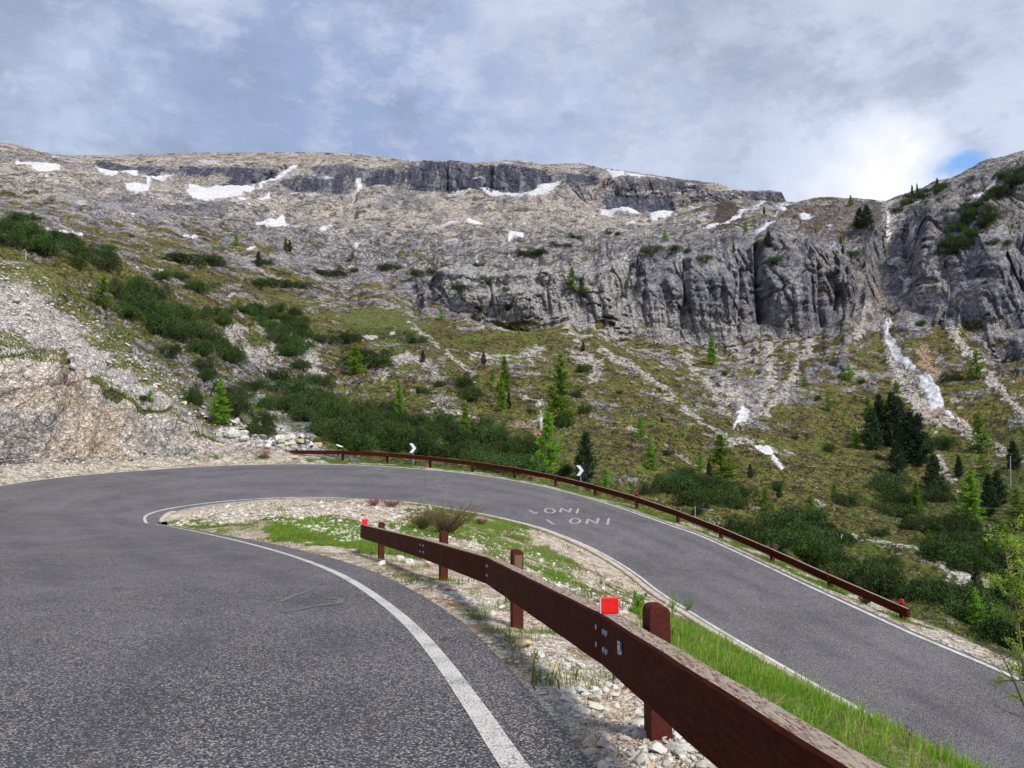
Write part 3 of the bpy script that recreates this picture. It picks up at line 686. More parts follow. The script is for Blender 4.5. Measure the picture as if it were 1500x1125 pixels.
# angular blocks and joints: every cell steps in or out, joints are cut as grooves
crack = np.zeros_like(X, np.float32); wxx = Xf + .25 * Yf; wq = 1.4 * SETS[1][5] ; 
for k, (lam, zr, a) in enumerate([(14, 2.6, .15), (6, 2.2, .20), (2.6, 1.8, .22), (1.1, 1.4, .22), (.5, 1.2, .2)]):
    ok = amp_ok(lam) * rock * np.maximum(.20 + .80 * steep * (1 - nearl), (.55 if lam < 2 else .03) * nearl)
    if ok.max() < .02: continue
    zz_ = np.where(steep > .3, Zf / zr, Zf * .9 + Yf * .45)
    cid, e = cell2(wxx / lam + .5 * vn(Xf / (lam * 2), Yf / (lam * 2), Zf / (lam * 3), 201 + k), zz_ / lam + .35 * vn(Xf / (lam * 2), Yf / (lam * 2), Zf / (lam * 2), 211 + k), 220 + 3 * k)
    g_ = sstep(.16 if lam > 3 else .24, .0, e)
    dn += ok * lam * a * (cid * .9 - 1.1 * g_)
    crack = np.maximum(crack, g_ * ok * sstep(1.8, 4.5, lam / mpp) * (.65 + .35 * sstep(0, .5, SETS[2][6] if k < 2 else SETS[2][4])))
# columns and cracks on the cliffs
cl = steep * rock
hx = Xf + .35 * Yf
for k, lam in enumerate([16, 8, 4.5, 2.4, 1.3]):
    ok = amp_ok(lam)
    c1 = vn(hx / lam, Zf / (lam * 7), Yf / (lam * 3), 70 + k); rid = 1 - np.abs(c1) * 2.2
    dn += ok * cl * lam * .26 * rid
    if lam < 10: crack = np.maximum(crack, ok * cl * sstep(.05, .015, np.abs(c1)) * sstep(2.2, 6, lam / mpp) * sstep(-.2, .3, SETS[3][5]))
zb = Zf + 1.6 * vn(Xf / 30, Yf / 30, Zf / 30, 80)
for lam, a in ((7.0, .5), (2.9, .35), (1.3, .14)):
    ph = (zb / lam + .6 * vn(Xf / (lam * 6), Yf / (lam * 6), Zf / (lam * 2), 83)) % 1.0
    dn += amp_ok(lam) * cl * a * (sstep(0, .25, ph) - sstep(.75, 1, ph))
edge_w = np.maximum(np.maximum(sstep(2.4, 4.2, GS)[:, None] * np.ones_like(X), nearl * .8), .05 * sstep(1.1, 1.5, GS)[:, None])
skyw = 1 - .75 * (sstep(16.6, 17.2, GS))[:, None]
dn *= edge_w * skyw * (1 - .85 * steep * ((1 - sstep(11.02, 11.40, GS)) * sstep(10.2, 10.9, GS))[:, None])
# small boulders and hummocks pattern (real bumps) on open slopes
hr = np.hypot(X, Y); hv = sstep(.15, .6, steep) * (sstep(7, 8, GS)[:, None])
dxn = n0x * (1 - hv) - X / hr * hv; dyn = n0y * (1 - hv) - Y / hr * hv; dzn = n0z * (1 - hv)
X2 = X + dxn * dn; Y2 = Y + dyn * dn; Z2 = Z + dzn * dn
if float(np.mean(n0z)) < 0: X2, Y2, Z2 = X - n0x * dn, Y - n0y * dn, Z - n0z * dn
X, Y, Z = X2, Y2, Z2
print('relief', time.time() - T0)

# ---- colours (albedo, with some shade painted into the cliffs)
def L3(c): return np.array(c, np.float32)
def mixc(A, Bc, k): return A + (L3(Bc) - A) * k[..., None] if not isinstance(Bc, np.ndarray) or Bc.ndim == 1 else A + (Bc - A) * k[..., None]
c1 = fld(4, 1, 2); cs = fld(26, 3, 4); cf = fld(6, 2, 3, .7)
cb = fld(120, 2, 3)
grass = np.broadcast_to(L3((.165, .148, .040)), X.shape + (3,)).copy()
grass = mixc(grass, (.098, .062, .036), sstep(-.05, .4, cs + .3 * cb) * (1 - greenf * .5))
grass = mixc(grass, (.120, .170, .024), sstep(.0, .5, -cs + greenf * 1.0 - .50 + .4 * cb))
grass = mixc(grass, (.17, .145, .055), sstep(.05, .35, cb) * .5); grass = mixc(grass, (.20, .170, .075), sstep(.15, .5, cf) * .6)
grass = mixc(grass, (.062, .085, .020), sstep(.1, .6, .5 * cb - .5 * cs + sstep(.45, .75, greenf) - .35) * .6)
grass = mixc(grass, (.024, .028, .010), sstep(.0, .28, -cf + .25 * cs) * .85)
rockc = np.broadcast_to(L3((.335, .32, .325)), X.shape + (3,)).copy()
rockc = mixc(rockc, (.205, .20, .235), sstep(-.15, .35, cs)); rockc = mixc(rockc, (.43, .39, .365), sstep(.0, .4, -cs + .3 * cb) * .7); upz = sstep(12.2, 13.2, GS)[:, None]; rockc = mixc(rockc, (.345, .325, .315), upz * .5)
rockc = mixc(rockc, (.53, .51, .49), sstep(.14, .42, cf) * .7)
rockc = mixc(rockc, (.075, .07, .085), sstep(.06, .32, -cf) * .8); rockc = mixc(rockc, (.06, .06, .07), crack * .65)
rockc = mixc(rockc, (.16, .13, .07), sstep(.38, .6, pB + .5 * cf) * .45 * (1 - tanf))
# dark streaks, part water stain, part painted shade, and pale runs down the cliffs
stn = fld(9, 'v', 3, .7)
farcl = sstep(14.9, 15.1, GS)[:, None] * (1 - sstep(16.0, 16.3, GS))[:, None]
STONE_SHADE = [([(265, 246), (300, 243), (330, 246), (400, 250), (405, 262), (370, 268), (330, 275), (262, 274)], 1), ([(140, 240), (200, 243), (262, 250), (262, 262), (225, 258), (200, 254), (150, 246)], .8),
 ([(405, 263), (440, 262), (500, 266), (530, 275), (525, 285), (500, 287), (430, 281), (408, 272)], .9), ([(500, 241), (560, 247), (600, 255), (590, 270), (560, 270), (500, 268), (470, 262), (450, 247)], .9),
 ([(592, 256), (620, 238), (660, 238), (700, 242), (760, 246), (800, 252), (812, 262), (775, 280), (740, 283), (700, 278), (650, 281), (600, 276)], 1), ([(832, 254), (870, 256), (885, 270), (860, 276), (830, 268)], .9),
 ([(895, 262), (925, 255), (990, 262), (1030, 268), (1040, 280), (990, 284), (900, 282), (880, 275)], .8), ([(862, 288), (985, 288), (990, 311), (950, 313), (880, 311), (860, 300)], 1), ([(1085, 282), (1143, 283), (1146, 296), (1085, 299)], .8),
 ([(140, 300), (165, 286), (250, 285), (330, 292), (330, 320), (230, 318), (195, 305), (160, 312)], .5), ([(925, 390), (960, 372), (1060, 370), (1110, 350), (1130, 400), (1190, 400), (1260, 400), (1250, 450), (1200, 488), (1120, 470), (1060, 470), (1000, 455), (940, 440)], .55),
 ([(1350, 470), (1370, 400), (1400, 390), (1430, 350), (1560, 330), (1560, 460), (1440, 465)], .55), ([(1425, 480), (1560, 475), (1560, 525), (1440, 515)], .4)]  # dark cliff outlines: darker stone, with bluish shade painted into the colour
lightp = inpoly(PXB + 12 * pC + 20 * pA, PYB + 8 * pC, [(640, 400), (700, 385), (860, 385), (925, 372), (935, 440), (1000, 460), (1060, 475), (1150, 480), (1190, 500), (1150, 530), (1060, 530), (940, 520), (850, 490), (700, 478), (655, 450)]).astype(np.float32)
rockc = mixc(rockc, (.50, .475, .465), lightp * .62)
stone_shade = np.zeros_like(X, np.float32)
for poly_, a_ in STONE_SHADE: stone_shade = np.maximum(stone_shade, inpoly(PXB + 4 * pC, PYB + 2 * pC, poly_) * a_)
rockc = mixc(rockc, (.37, .365, .41), stone_shade * .65 * (1 - upz)); rockc = mixc(rockc, (.17, .17, .21), stone_shade * .9 * upz)
dark_amt = np.clip(cl * .28 * (1 - .8 * lightp) + farcl * .35 + stone_shade * (.26 + .74 * sstep(12.5, 13.5, GS)[:, None]), 0, 1)
rockc = mixc(rockc, (.065, .070, .105), sstep(-.15, .25, stn + .15 * stone_shade) * dark_amt * .9)
rockc = mixc(rockc, (.40, .385, .40), sstep(.22, .5, -stn) * cl * .6)
rockc = mixc(rockc, (.42, .28, .17), sstep(.38, .6, fbm(Xf / 12, Yf / 12, Zf / 8, 103, 3)) * cl * .35)
tanc = np.broadcast_to(L3((.385, .335, .29)), X.shape + (3,)).copy()
tanc = mixc(tanc, (.52, .47, .42), sstep(-.2, .4, cs)); tanc = mixc(tanc, (.30, .28, .27), sstep(.1, .5, -cs + .2 * cf))
tmask = sstep(-.12, .12, tanf - (.5 + .5 * pA + .3 * pB)) * (1 - farcl * .9) * (1 - stone_shade)
rockc = rockc + (tanc - rockc) * tmask[..., None]
st2 = fld(16, 'v', 3, .6); tal = (sstep(12.4, 12.9, GS) * (1 - sstep(15.0, 15.2, GS)))[:, None] * (1 - stone_shade)
rockc = mixc(rockc, (.52, .465, .41), sstep(.02, .32, st2) * tal * .75); rockc = mixc(rockc, (.225, .215, .225), sstep(.05, .35, -st2) * tal * .7)
spk = fld(9, 1, 2, .5)
upper = sstep(11.8, 12.3, GS)[:, None]
rockc = mixc(rockc, (.085, .070, .045), sstep(.20, .34, spk) * upper * .85 * (1 - farcl) * (1 - stone_shade))
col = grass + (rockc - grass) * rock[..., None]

# painted classes in outline: (kind, polygon)
wx = PXB + 9 * fld(30, 1, 2) + 5 * fld(9, 1, 2); wy = PYB + 6 * fld(30, 2, 2) + 4 * fld(9, 3, 2)
scree = np.broadcast_to(L3((.47, .44, .42)), X.shape + (3,)).copy()
scree = mixc(scree, (.60, .575, .55), sstep(0, .5, cf)); scree = mixc(scree, (.30, .275, .26), sstep(.1, .5, -cf + .3 * c1))
soil = np.broadcast_to(L3((.45, .31, .215)), X.shape + (3,)).copy(); soil = mixc(soil, (.34, .25, .19), sstep(0, .5, cf))
def paint(poly, c, k=1.0, warp=1.0):
    global col
    m = inpoly(PXB + (wx - PXB) * warp, PYB + (wy - PYB) * warp, poly).astype(np.float32) * k
    col = col + (c - col) * m[..., None]
def runp(path, hw, c, k=.9, thr=.0):
    """pale stone run along a path"""
    global col
    q = polydist(PXB + (wx - PXB) * 1.0, PYB + (wy - PYB) * 1.0, path) / hw; m = sstep(.12, -.12, q - .75 + 1.1 * pC + .5 * pB) * sstep(-.3 + thr, .1 + thr, cf + .2) * k
    col = col + (c - col) * m[..., None]
bright = np.broadcast_to(L3((.135, .165, .038)), X.shape + (3,)).copy(); bright = mixc(bright, (.16, .14, .05), sstep(0, .5, cf))
paint([(498, 470), (520, 455), (555, 447), (600, 462), (640, 476), (600, 486), (540, 478), (505, 476)], bright, .85)
# long pale scree band of the near slope
paint([(-250, 300), (0, 384), (47, 397), (80, 420), (105, 440), (150, 470), (190, 505), (240, 545), (275, 560), (262, 575), (300, 600), (345, 618), (372, 640), (400, 655), (372, 656), (317, 640), (262, 606), (200, 570), (130, 540), (70, 512), (0, 488), (-250, 470)], scree, .93, .8)
gl = fbm(Xf / 4, Yf / 6, Zf / 3, 140, 4, .6)
gtop = inpoly(wx, wy, [(-250, 250), (0, 362), (60, 380), (100, 410), (140, 445), (190, 480), (250, 525), (300, 580), (270, 565), (190, 515), (140, 478), (90, 448), (60, 432), (0, 425), (-250, 400)])
gmask = sstep(-.05, .25, gl + .12) * gtop * .9
col = mixc(col, (.15, .16, .05), gmask); 
gm2 = inpoly(wx, wy, [(150, 480), (280, 560), (350, 610), (440, 640), (440, 600), (330, 545), (200, 470)]) * sstep(-.1, .2, gl)
col = mixc(col, (.10, .12, .04), gm2 * .8)
# cut rock face: pinkish tan limestone with rusty bands
cutp = np.broadcast_to(L3((.60, .53, .47)), X.shape + (3,)).copy()
cz = fbm(Xf / 2.6, Yf / 2.6, Zf / 1.5, 150, 4, .6); cq = fbm(Xf / .8, Yf / .8, Zf / .7, 155, 3, .6)
cutp = mixc(cutp, (.52, .42, .31), sstep(.05, .5, cz + .05)); cutp = mixc(cutp, (.38, .365, .36), sstep(.05, .4, -cz + .25 * sstep(620, 680, PYB)))
cutp = mixc(cutp, (.60, .56, .51), sstep(.15, .5, cq) * .7); cutp = mixc(cutp, (.24, .20, .17), sstep(.2, .45, -cq) * .5)
ck = np.abs(fbm(Xf / 3.2 + cz * .4, Yf / 3.2, Zf / 2.2, 158, 3, .55)); cutp = mixc(cutp, (.11, .09, .08), sstep(.045, .0, ck) * .5); cutp = mixc(cutp, (.07, .06, .05), crack * .8)
col = col + (cutp - col) * nearl[..., None]
capw = (PXB + (wx - PXB) * .4, PYB + (wy - PYB) * .4)
capm = inpoly(*capw, [(-250, 468), (0, 484), (35, 490), (75, 512), (95, 532), (60, 536), (30, 530), (0, 530), (-250, 528)]) | inpoly(*capw, [(118, 545), (170, 548), (200, 570), (240, 590), (262, 600), (270, 612), (240, 605), (200, 592), (150, 572), (130, 566)]) | inpoly(*capw, [(268, 606), (300, 622), (340, 640), (330, 648), (290, 636)])
col = mixc(col, (.075, .095, .030), capm * sstep(-.6, -.2, gl + .1) * .95)
# verge of gravel between road and rock, and along the rail
vg = (1 - sstep(1.75, 2.05, GS))[:, None] * np.ones_like(X)
vcol = np.broadcast_to(L3((.50, .43, .345)), X.shape + (3,)).copy(); vcol = mixc(vcol, (.60, .54, .47), sstep(0, .4, cq)); vcol = mixc(vcol, (.33, .27, .2), sstep(.1, .4, -cq))
vgreen = sstep(-.05, .12, fbm(Xf / 1.2, Yf / 1.2, Zf, 160, 3, .6) - .10 + .22 * sstep(400, 470, PXB) - .30 * sstep(1150, 1300, PXB) - .35 * sstep(390, 300, PXB))
vcol = mixc(vcol, (.10, .15, .03), vgreen * sstep(1.0, 1.3, GS)[:, None]); 
col = col + (vcol - col) * vg[..., None]
# stone runs on the slopes
PALE = np.broadcast_to(L3((.54, .505, .465)), X.shape + (3,)).copy(); PALE = mixc(PALE, (.36, .32, .28), sstep(0, .4, -cf))
for path, hw in [([(1305, 305), (1306, 375), (1335, 410), (1314, 455), (1300, 495), (1325, 540), (1370, 600), (1440, 645)], 7), ([(1338, 310), (1338, 360)], 5), ([(1392, 400), (1391, 470), (1398, 498), (1440, 545), (1510, 605)], 6), ([(1000, 520), (1040, 560), (1070, 600)], 6), ([(880, 510), (940, 545), (1000, 590), (1040, 640)], 5), ([(1000, 600), (1040, 635), (1060, 650), (1110, 655)], 4), ([(1126, 510), (1128, 560), (1105, 600), (1085, 620)], 9), ([(1060, 560), (1090, 590), (1085, 620)], 9), ([(1190, 500), (1160, 560), (1125, 600)], 8),
                 ([(700, 520), (760, 520), (790, 510)], 9), ([(840, 515), (880, 530), (870, 550)], 9), ([(1270, 450), (1262, 475), (1255, 492)], 8), ([(1310, 520), (1318, 560), (1345, 590), (1375, 615)], 12), ([(1390, 470), (1400, 500), (1440, 545), (1500, 600)], 8), ([(1375, 590), (1420, 620), (1470, 655)], 7),
                 ([(1195, 730), (1205, 760), (1195, 790), (1230, 805), (1290, 815)], 4), ([(1280, 812), (1340, 835), (1410, 870), (1440, 880)], 5), ([(1430, 780), (1470, 810), (1480, 835)], 9), ([(600, 470), (640, 500), (700, 560)], 3), ([(760, 575), (800, 600), (770, 630)], 3), ([(1080, 320), (1060, 332)], 4), ([(1370, 665), (1400, 705)], 7),
                 ([(380, 300), (300, 296), (220, 292)], 4), ([(350, 480), (330, 505), (390, 520), (450, 500), (460, 540)], 15), ([(900, 620), (960, 650), (1040, 690)], 2), ([(560, 545), (600, 520), (640, 540)], 9), ([(640, 600), (700, 620)], 4), ([(830, 470), (850, 500)], 4), ([(1060, 505), (1100, 520), (1130, 530)], 6)]:
    runp(path, hw, PALE)
for path, hw in [([(1350, 515), (1362, 540), (1370, 570), (1378, 600)], 10), ([(1385, 595), (1410, 615)], 5), ([(1283, 420), (1288, 455)], 5), ([(1195, 770), (1200, 785)], 3), ([(760, 620), (790, 640)], 8)]:
    runp(path, hw, soil)
# upper talus: fans of pale scree
for path, hw in [([(893, 262), (862, 300), (870, 335)], 14), ([(870, 300), (900, 325), (950, 335)], 8), ([(516, 280), (512, 335)], 8), ([(800, 290), (810, 330)], 9), ([(240, 262), (310, 268), (330, 262)], 11), ([(440, 250), (350, 285)], 7), ([(165, 262), (205, 268), (230, 280)], 12), ([(760, 240), (700, 236)], 8), ([(640, 290), (700, 335)], 14)]:
    runp(path, hw, tanc, .85, -.3)
# brown heath on the shoulder by the saddle
paint([(1060, 300), (1085, 306), (1090, 330), (1045, 345), (1030, 335)], np.broadcast_to(L3((.085, .06, .05)), X.shape + (3,)), .85)
paint([(1140, 300), (1190, 300), (1290, 300), (1290, 330), (1240, 345), (1180, 340), (1150, 320)], np.broadcast_to(L3((.10, .07, .058)), X.shape + (3,)), .6)
col = np.clip(col, .01, .8)

# ---- snow patches: outlines on the slope, each lifted off as its own thing
SNOW = [
 ('narrow snow strip lying on the slope beneath the rounded hilltop', [(22, 238), (45, 240), (90, 247), (88, 251), (50, 249), (22, 242)]),
 ('curved snow patch at the foot of the westernmost dark cliff', [(138, 247), (180, 251), (205, 253), (200, 258), (175, 254), (165, 259), (145, 253)]),
 ('winding snow ribbon on tan scree between two dark cliffs', [(205, 257), (240, 257), (258, 256), (240, 264), (222, 266), (218, 276), (200, 280), (180, 273), (215, 270)]),
 ('largest snowfield, a white bowl under the dark columnar cliff', [(268, 272), (285, 276), (300, 277), (322, 274), (352, 276), (372, 269), (372, 279), (345, 290), (310, 291), (270, 286), (278, 280)]),
 ('thin snow gully climbing diagonally beside the columnar cliff', [(372, 270), (400, 262), (425, 247), (439, 241), (436, 248), (412, 262), (380, 276)]),
 ('flat snow patch below the white bowl and its gully', [(375, 288), (396, 282), (398, 286), (380, 292), (360, 297), (335, 295), (372, 290)]),
 ('white snow patch shaped like a crescent on grey slabs', [(375, 325), (400, 320), (412, 313), (425, 321), (445, 321), (425, 325), (405, 328), (376, 328)]),
 ('small snow patch on slabs east of the crescent patch', [(465, 338), (480, 333), (488, 336), (478, 340)]),
 ('steep narrow snow gully splitting the talus fans', [(519, 260), (528, 261), (530, 270), (526, 280), (519, 295), (514, 306), (518, 288), (521, 272)]),
 ('pale snow wedge at the foot of the stony grey bank', [(520, 357), (537, 353), (528, 362), (524, 372), (520, 366)]),
 ('broad snow apron along the foot of the highest cliff', [(652, 285), (680, 281), (712, 276), (740, 283), (775, 284), (800, 269), (821, 267), (812, 279), (790, 291), (760, 290), (720, 286), (700, 279), (680, 286)]),
 ('long snow line across the foot of the talus', [(617, 335), (640, 332), (680, 330), (700, 328), (720, 334), (690, 333), (650, 337), (625, 339)]),
 ('tiny bright snow patch on the crest of the ridge', [(738, 238), (748, 237), (746, 241), (738, 242)]),
 ('snow patch resting on the slabs below the talus', [(744, 344), (760, 341), (768, 347), (752, 351), (744, 352)]),
 ('triangular snowfield on the ridge crest feeding a gully', [(882, 246), (900, 248), (918, 253), (905, 258), (893, 269), (889, 270), (896, 258)]),
 ('slender snow line running along the ridge top', [(916, 253), (940, 256), (975, 261), (972, 262.5), (935, 258), (914, 255.5)]),
 ('scalloped snow band at the base of the two-tier cliff', [(875, 307), (905, 309), (915, 304), (930, 311), (947, 317), (925, 316), (905, 313), (893, 320), (880, 312)]),
 ('snow strip at the base of the cliff beside the scalloped band', [(951, 317), (975, 313), (988, 312), (980, 317), (955, 320)]),
 ('snow sliver on the talus east of the gully', [(905, 330), (920, 331), (935, 333), (925, 335), (908, 333)]),
 ('long diagonal snow ledge rising to the saddle', [(1018, 339), (1040, 332), (1062, 322), (1085, 312), (1110, 303), (1132, 296), (1128, 301), (1100, 310), (1072, 322), (1045, 334), (1025, 340)]),
 ('snow patch just beneath the flat-topped crag', [(1132, 304), (1150, 305), (1152, 310), (1140, 312), (1136, 318), (1130, 316), (1142, 309)]),
 ('forked snow patch on the brown heath by the saddle', [(1168, 313), (1176, 316), (1196, 319), (1180, 321), (1175, 324), (1170, 318)]),
 ('small snow tongue at the head of the dark chimney', [(1110, 340), (1122, 328), (1136, 328), (1124, 334), (1116, 347)]),
 ('snow streak high in the western arm of the rocky gully', [(1299, 310), (1310, 311), (1308, 330), (1309, 350), (1305, 366), (1303, 350), (1304, 328)]),
 ('snow streak in the eastern arm of the rocky gully', [(1331, 312), (1336, 322), (1341, 330), (1342, 345), (1336, 348), (1337, 330)]),
 ('snow pocket where the two gully arms join', [(1303, 377), (1312, 380), (1323, 378), (1318, 392), (1306, 394)]),
 ('angular snow patch in the bend of the gully', [(1314, 400), (1325, 406), (1342, 405), (1338, 423), (1316, 448), (1313, 447), (1334, 424), (1328, 412)]),
 ('long snow tongue pouring out of the gully onto the slope', [(1300, 462), (1315, 460), (1316, 470), (1308, 485), (1315, 500), (1325, 520), (1340, 535), (1349, 550), (1330, 540), (1312, 525), (1297, 500), (1294, 480)]),
 ('lowest broad end of the long snow tongue', [(1344, 552), (1362, 553), (1376, 570), (1382, 590), (1370, 598), (1358, 575)]),
 ('thin dirty snow thread continuing below the long tongue', [(1382, 596), (1392, 600), (1408, 612), (1404, 614), (1390, 606), (1380, 600)]),
 ('thread of snow in the second gully under the grey wall', [(1389, 446), (1394, 446), (1394, 462), (1400, 476), (1396, 478), (1389, 462)]),
 ('sloping snowfield beside the dark diagonal pine belt', [(1461, 253), (1463, 260), (1455, 275), (1440, 286), (1430, 294), (1422, 289), (1440, 280), (1452, 266)]),
 ('small snow spot under the right-hand grey wall', [(1380, 431), (1387, 430), (1386, 439), (1381, 438)]),
 ('short snow streak at the foot of the blue-grey wall', [(1394, 424), (1400, 421), (1397, 436), (1391, 437)]),
 ('patchy snow remnant in the stony hollow below the chimney', [(1082, 595), (1092, 590), (1100, 594), (1098, 610), (1085, 622), (1075, 632), (1074, 625), (1084, 612)]),
 ('boomerang shaped snow remnant on the green lower slope', [(1104, 655), (1122, 658), (1134, 662), (1130, 668), (1150, 686), (1144, 687), (1124, 672), (1110, 662)]),
 ('thin white snow sliver beside the tall larch', [(790, 610), (794, 610), (796, 625), (792, 630), (789, 620)]),
 ('small snow patch on grass above the stone pine shrubs', [(266, 345), (285, 344), (290, 348), (268, 349)]),
 ('snow scrap in a hollow of the western slope', [(100, 340), (120, 338), (122, 345), (105, 345), (68, 337), (66, 335)]),
 ('bright diagonal snow fleck between grey slabs', [(362, 371), (378, 360), (379, 362), (370, 372)]),
 ('snow fleck on the ledge below the dark pine belt', [(696, 381), (706, 373), (707, 375), (700, 383)]),
 ('small snow patch at the foot of the lower grey band', [(187, 313), (197, 315), (203, 319), (192, 322)]),
]
snow_id = np.full(X.shape, -1, np.int32)
for si, (lab, poly) in enumerate(SNOW):
    wsc = .30
    m = inpoly(PXB + (wx - PXB) * wsc, PYB + (wy - PYB) * wsc * .8, poly)
    m &= (GS > 6)[:, None]
    snow_id[m] = si
SM = [(432, 284, 8, 1.5), (455, 286, 10, 1.3), (480, 262, 9, 1.2), (305, 237, 14, 1.6), (560, 275, 7, 2), (480, 287, 10, 1.2), (700, 263, 7, 1.5), (770, 318, 5, 1.5), (845, 252, 4, 2.5), (852, 270, 5, 1.5), (1010, 271, 6, 2), (1030, 285, 3, 1.5), (955, 282, 10, 1.4), (990, 284, 9, 1.2),
      (1068, 280, 6, 1.2), (1020, 306, 9, 2.2), (1030, 314, 7, 2.5), (1148, 298, 6, 1), (1170, 308, 8, 1.2), (1232, 298, 14, .9), (1290, 301, 9, .9), (1214, 330, 5, 1.5), (1216, 337, 5, 1.4), (640, 348, 8, 1.2), (665, 356, 9, 1.3), (575, 338, 8, 1.3), (700, 384, 2, 4), (543, 493, 10, 4), (575, 487, 4, 3), (80, 231, 6, 1), (82, 264, 6, 1.2), (40, 341, 2, 1), (118, 302, 6, 2.5), (310, 282, 3, 1), (300, 326, 4, 1.5), (265, 315, 5, 1.2), (1075, 330, 10, 1.6), (890, 338, 14, 1.5), (910, 342, 18, 1.3), (1345, 300, 3, 2), (160, 343, 4, 1), (90, 339, 8, 1), (237, 395, 4, 3), (200, 392, 3, 2), (340, 430, 6, 1), (1095, 596, 4, 4), (965, 348, 9, 1)]
sm = np.zeros(X.shape, bool)
for (cx, cy, rx, ry) in SM:
    sm |= (((PXB + (wx - PXB) * .35 - cx) / rx) ** 2 + ((PYB + (wy - PYB) * .25 - cy) / ry) ** 2 < 1) & (GS > 6)[:, None]
col[sm | (snow_id >= 0)] = (.55, .55, .58)
print('colour', time.time() - T0)

GP = np.stack([X, Y, Z], -1)
def sheet(name, r0, r1, mt, label):
    V = GP[r0:r1 + 1].reshape(-1, 3); cc = col[r0:r1 + 1].reshape(-1, 3); nr = r1 + 1 - r0
    idx = np.arange(nr * NC, dtype=np.int32).reshape(nr, NC)
    q = np.stack([idx[:-1, :-1], idx[:-1, 1:], idx[1:, 1:], idx[1:, :-1]], -1).reshape(-1, 4)
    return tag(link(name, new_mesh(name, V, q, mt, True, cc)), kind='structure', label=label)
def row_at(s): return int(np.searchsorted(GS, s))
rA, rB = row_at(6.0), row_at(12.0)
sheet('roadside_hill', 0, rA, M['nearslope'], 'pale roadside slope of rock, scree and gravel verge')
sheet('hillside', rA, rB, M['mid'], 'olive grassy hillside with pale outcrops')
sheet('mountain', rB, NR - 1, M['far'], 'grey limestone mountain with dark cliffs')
def largest(m):
    lab_ = np.where(m, np.arange(m.size).reshape(m.shape) + 1, 0)
    while True:
        n_ = lab_.copy()
        n_[1:] = np.maximum(n_[1:], lab_[:-1]); n_[:-1] = np.maximum(n_[:-1], lab_[1:]); n_[:, 1:] = np.maximum(n_[:, 1:], lab_[:, :-1]); n_[:, :-1] = np.maximum(n_[:, :-1], lab_[:, 1:])
        n_ = np.where(m, n_, 0)
        if (n_ == lab_).all(): break
        lab_ = n_
    v_, c_ = np.unique(lab_[m], return_counts=True); return lab_ == v_[np.argmax(c_)]
for si, (lab, poly) in enumerate(SNOW):
    m = snow_id == si
    if not m.any(): print('no snow', si, lab); continue
    rr, cc_ = np.where(m); r0, r1, c0, c1_ = max(rr.min() - 1, 0), min(rr.max() + 2, NR), max(cc_.min() - 1, 0), min(cc_.max() + 2, NC)
    mm = largest(m[r0:r1, c0:c1_]); sub = GP[r0:r1, c0:c1_].copy()
    for _ in range(2):                                   # snow fills the small hollows
        sub = (sub + np.roll(sub, 1, 0) + np.roll(sub, -1, 0) + np.roll(sub, 1, 1) + np.roll(sub, -1, 1)) / 5 if min(sub.shape[:2]) > 4 and False else sub
    mp = mpp[r0:r1, c0:c1_]
    inner = mm.astype(np.float32); thick = inner * 1.0
    k = mm.copy()
    for ax, sh in ((0, 1), (0, -1), (1, 1), (1, -1)): k &= np.roll(mm, sh, ax)
    up = np.where(k, 1.0, .25) * mp
    sub[..., 2] += np.where(mm, up, -1.0 * mp); sub[..., 1] -= np.where(mm, up * .8, -.6 * mp)
    fm = mm[:-1, :-1] & mm[1:, :-1] & mm[:-1, 1:] & mm[1:, 1:]
    if fm.sum() < 6: fm = mm[:-1, :-1] | mm[1:, :-1] | mm[:-1, 1:] | mm[1:, 1:]
    fm = largest(fm)
    h, w_ = mm.shape; idx = np.arange(h * w_).reshape(h, w_)
    q = np.stack([idx[:-1, :-1], idx[:-1, 1:], idx[1:, 1:], idx[1:, :-1]], -1)[fm]
    use = np.unique(q); rem = np.full(h * w_, -1); rem[use] = np.arange(len(use))
    me = new_mesh('snow_patch', sub.reshape(-1, 3)[use], rem[q].astype(np.int32), M['snow'], True)
    o = link('snow_patch', me); tag(o, lab, 'snow patch', 'snow patches on the mountainside')
print('sheets', time.time() - T0)

# first visible grid point at a photo pixel
PXG, PYG = proj(GP)
def ground(px, py, minS=1.0):
    c = int(np.clip(np.searchsorted(COLP, px), 0, NC - 1)); r0 = row_at(minS); yy = PYG[r0:-12, c]
    run = np.minimum.accumulate(yy)
    k = np.where(run <= py)[0]
    r = r0 + (int(k[0]) if len(k) else len(yy) - 1)
    return GP[r, c].copy()

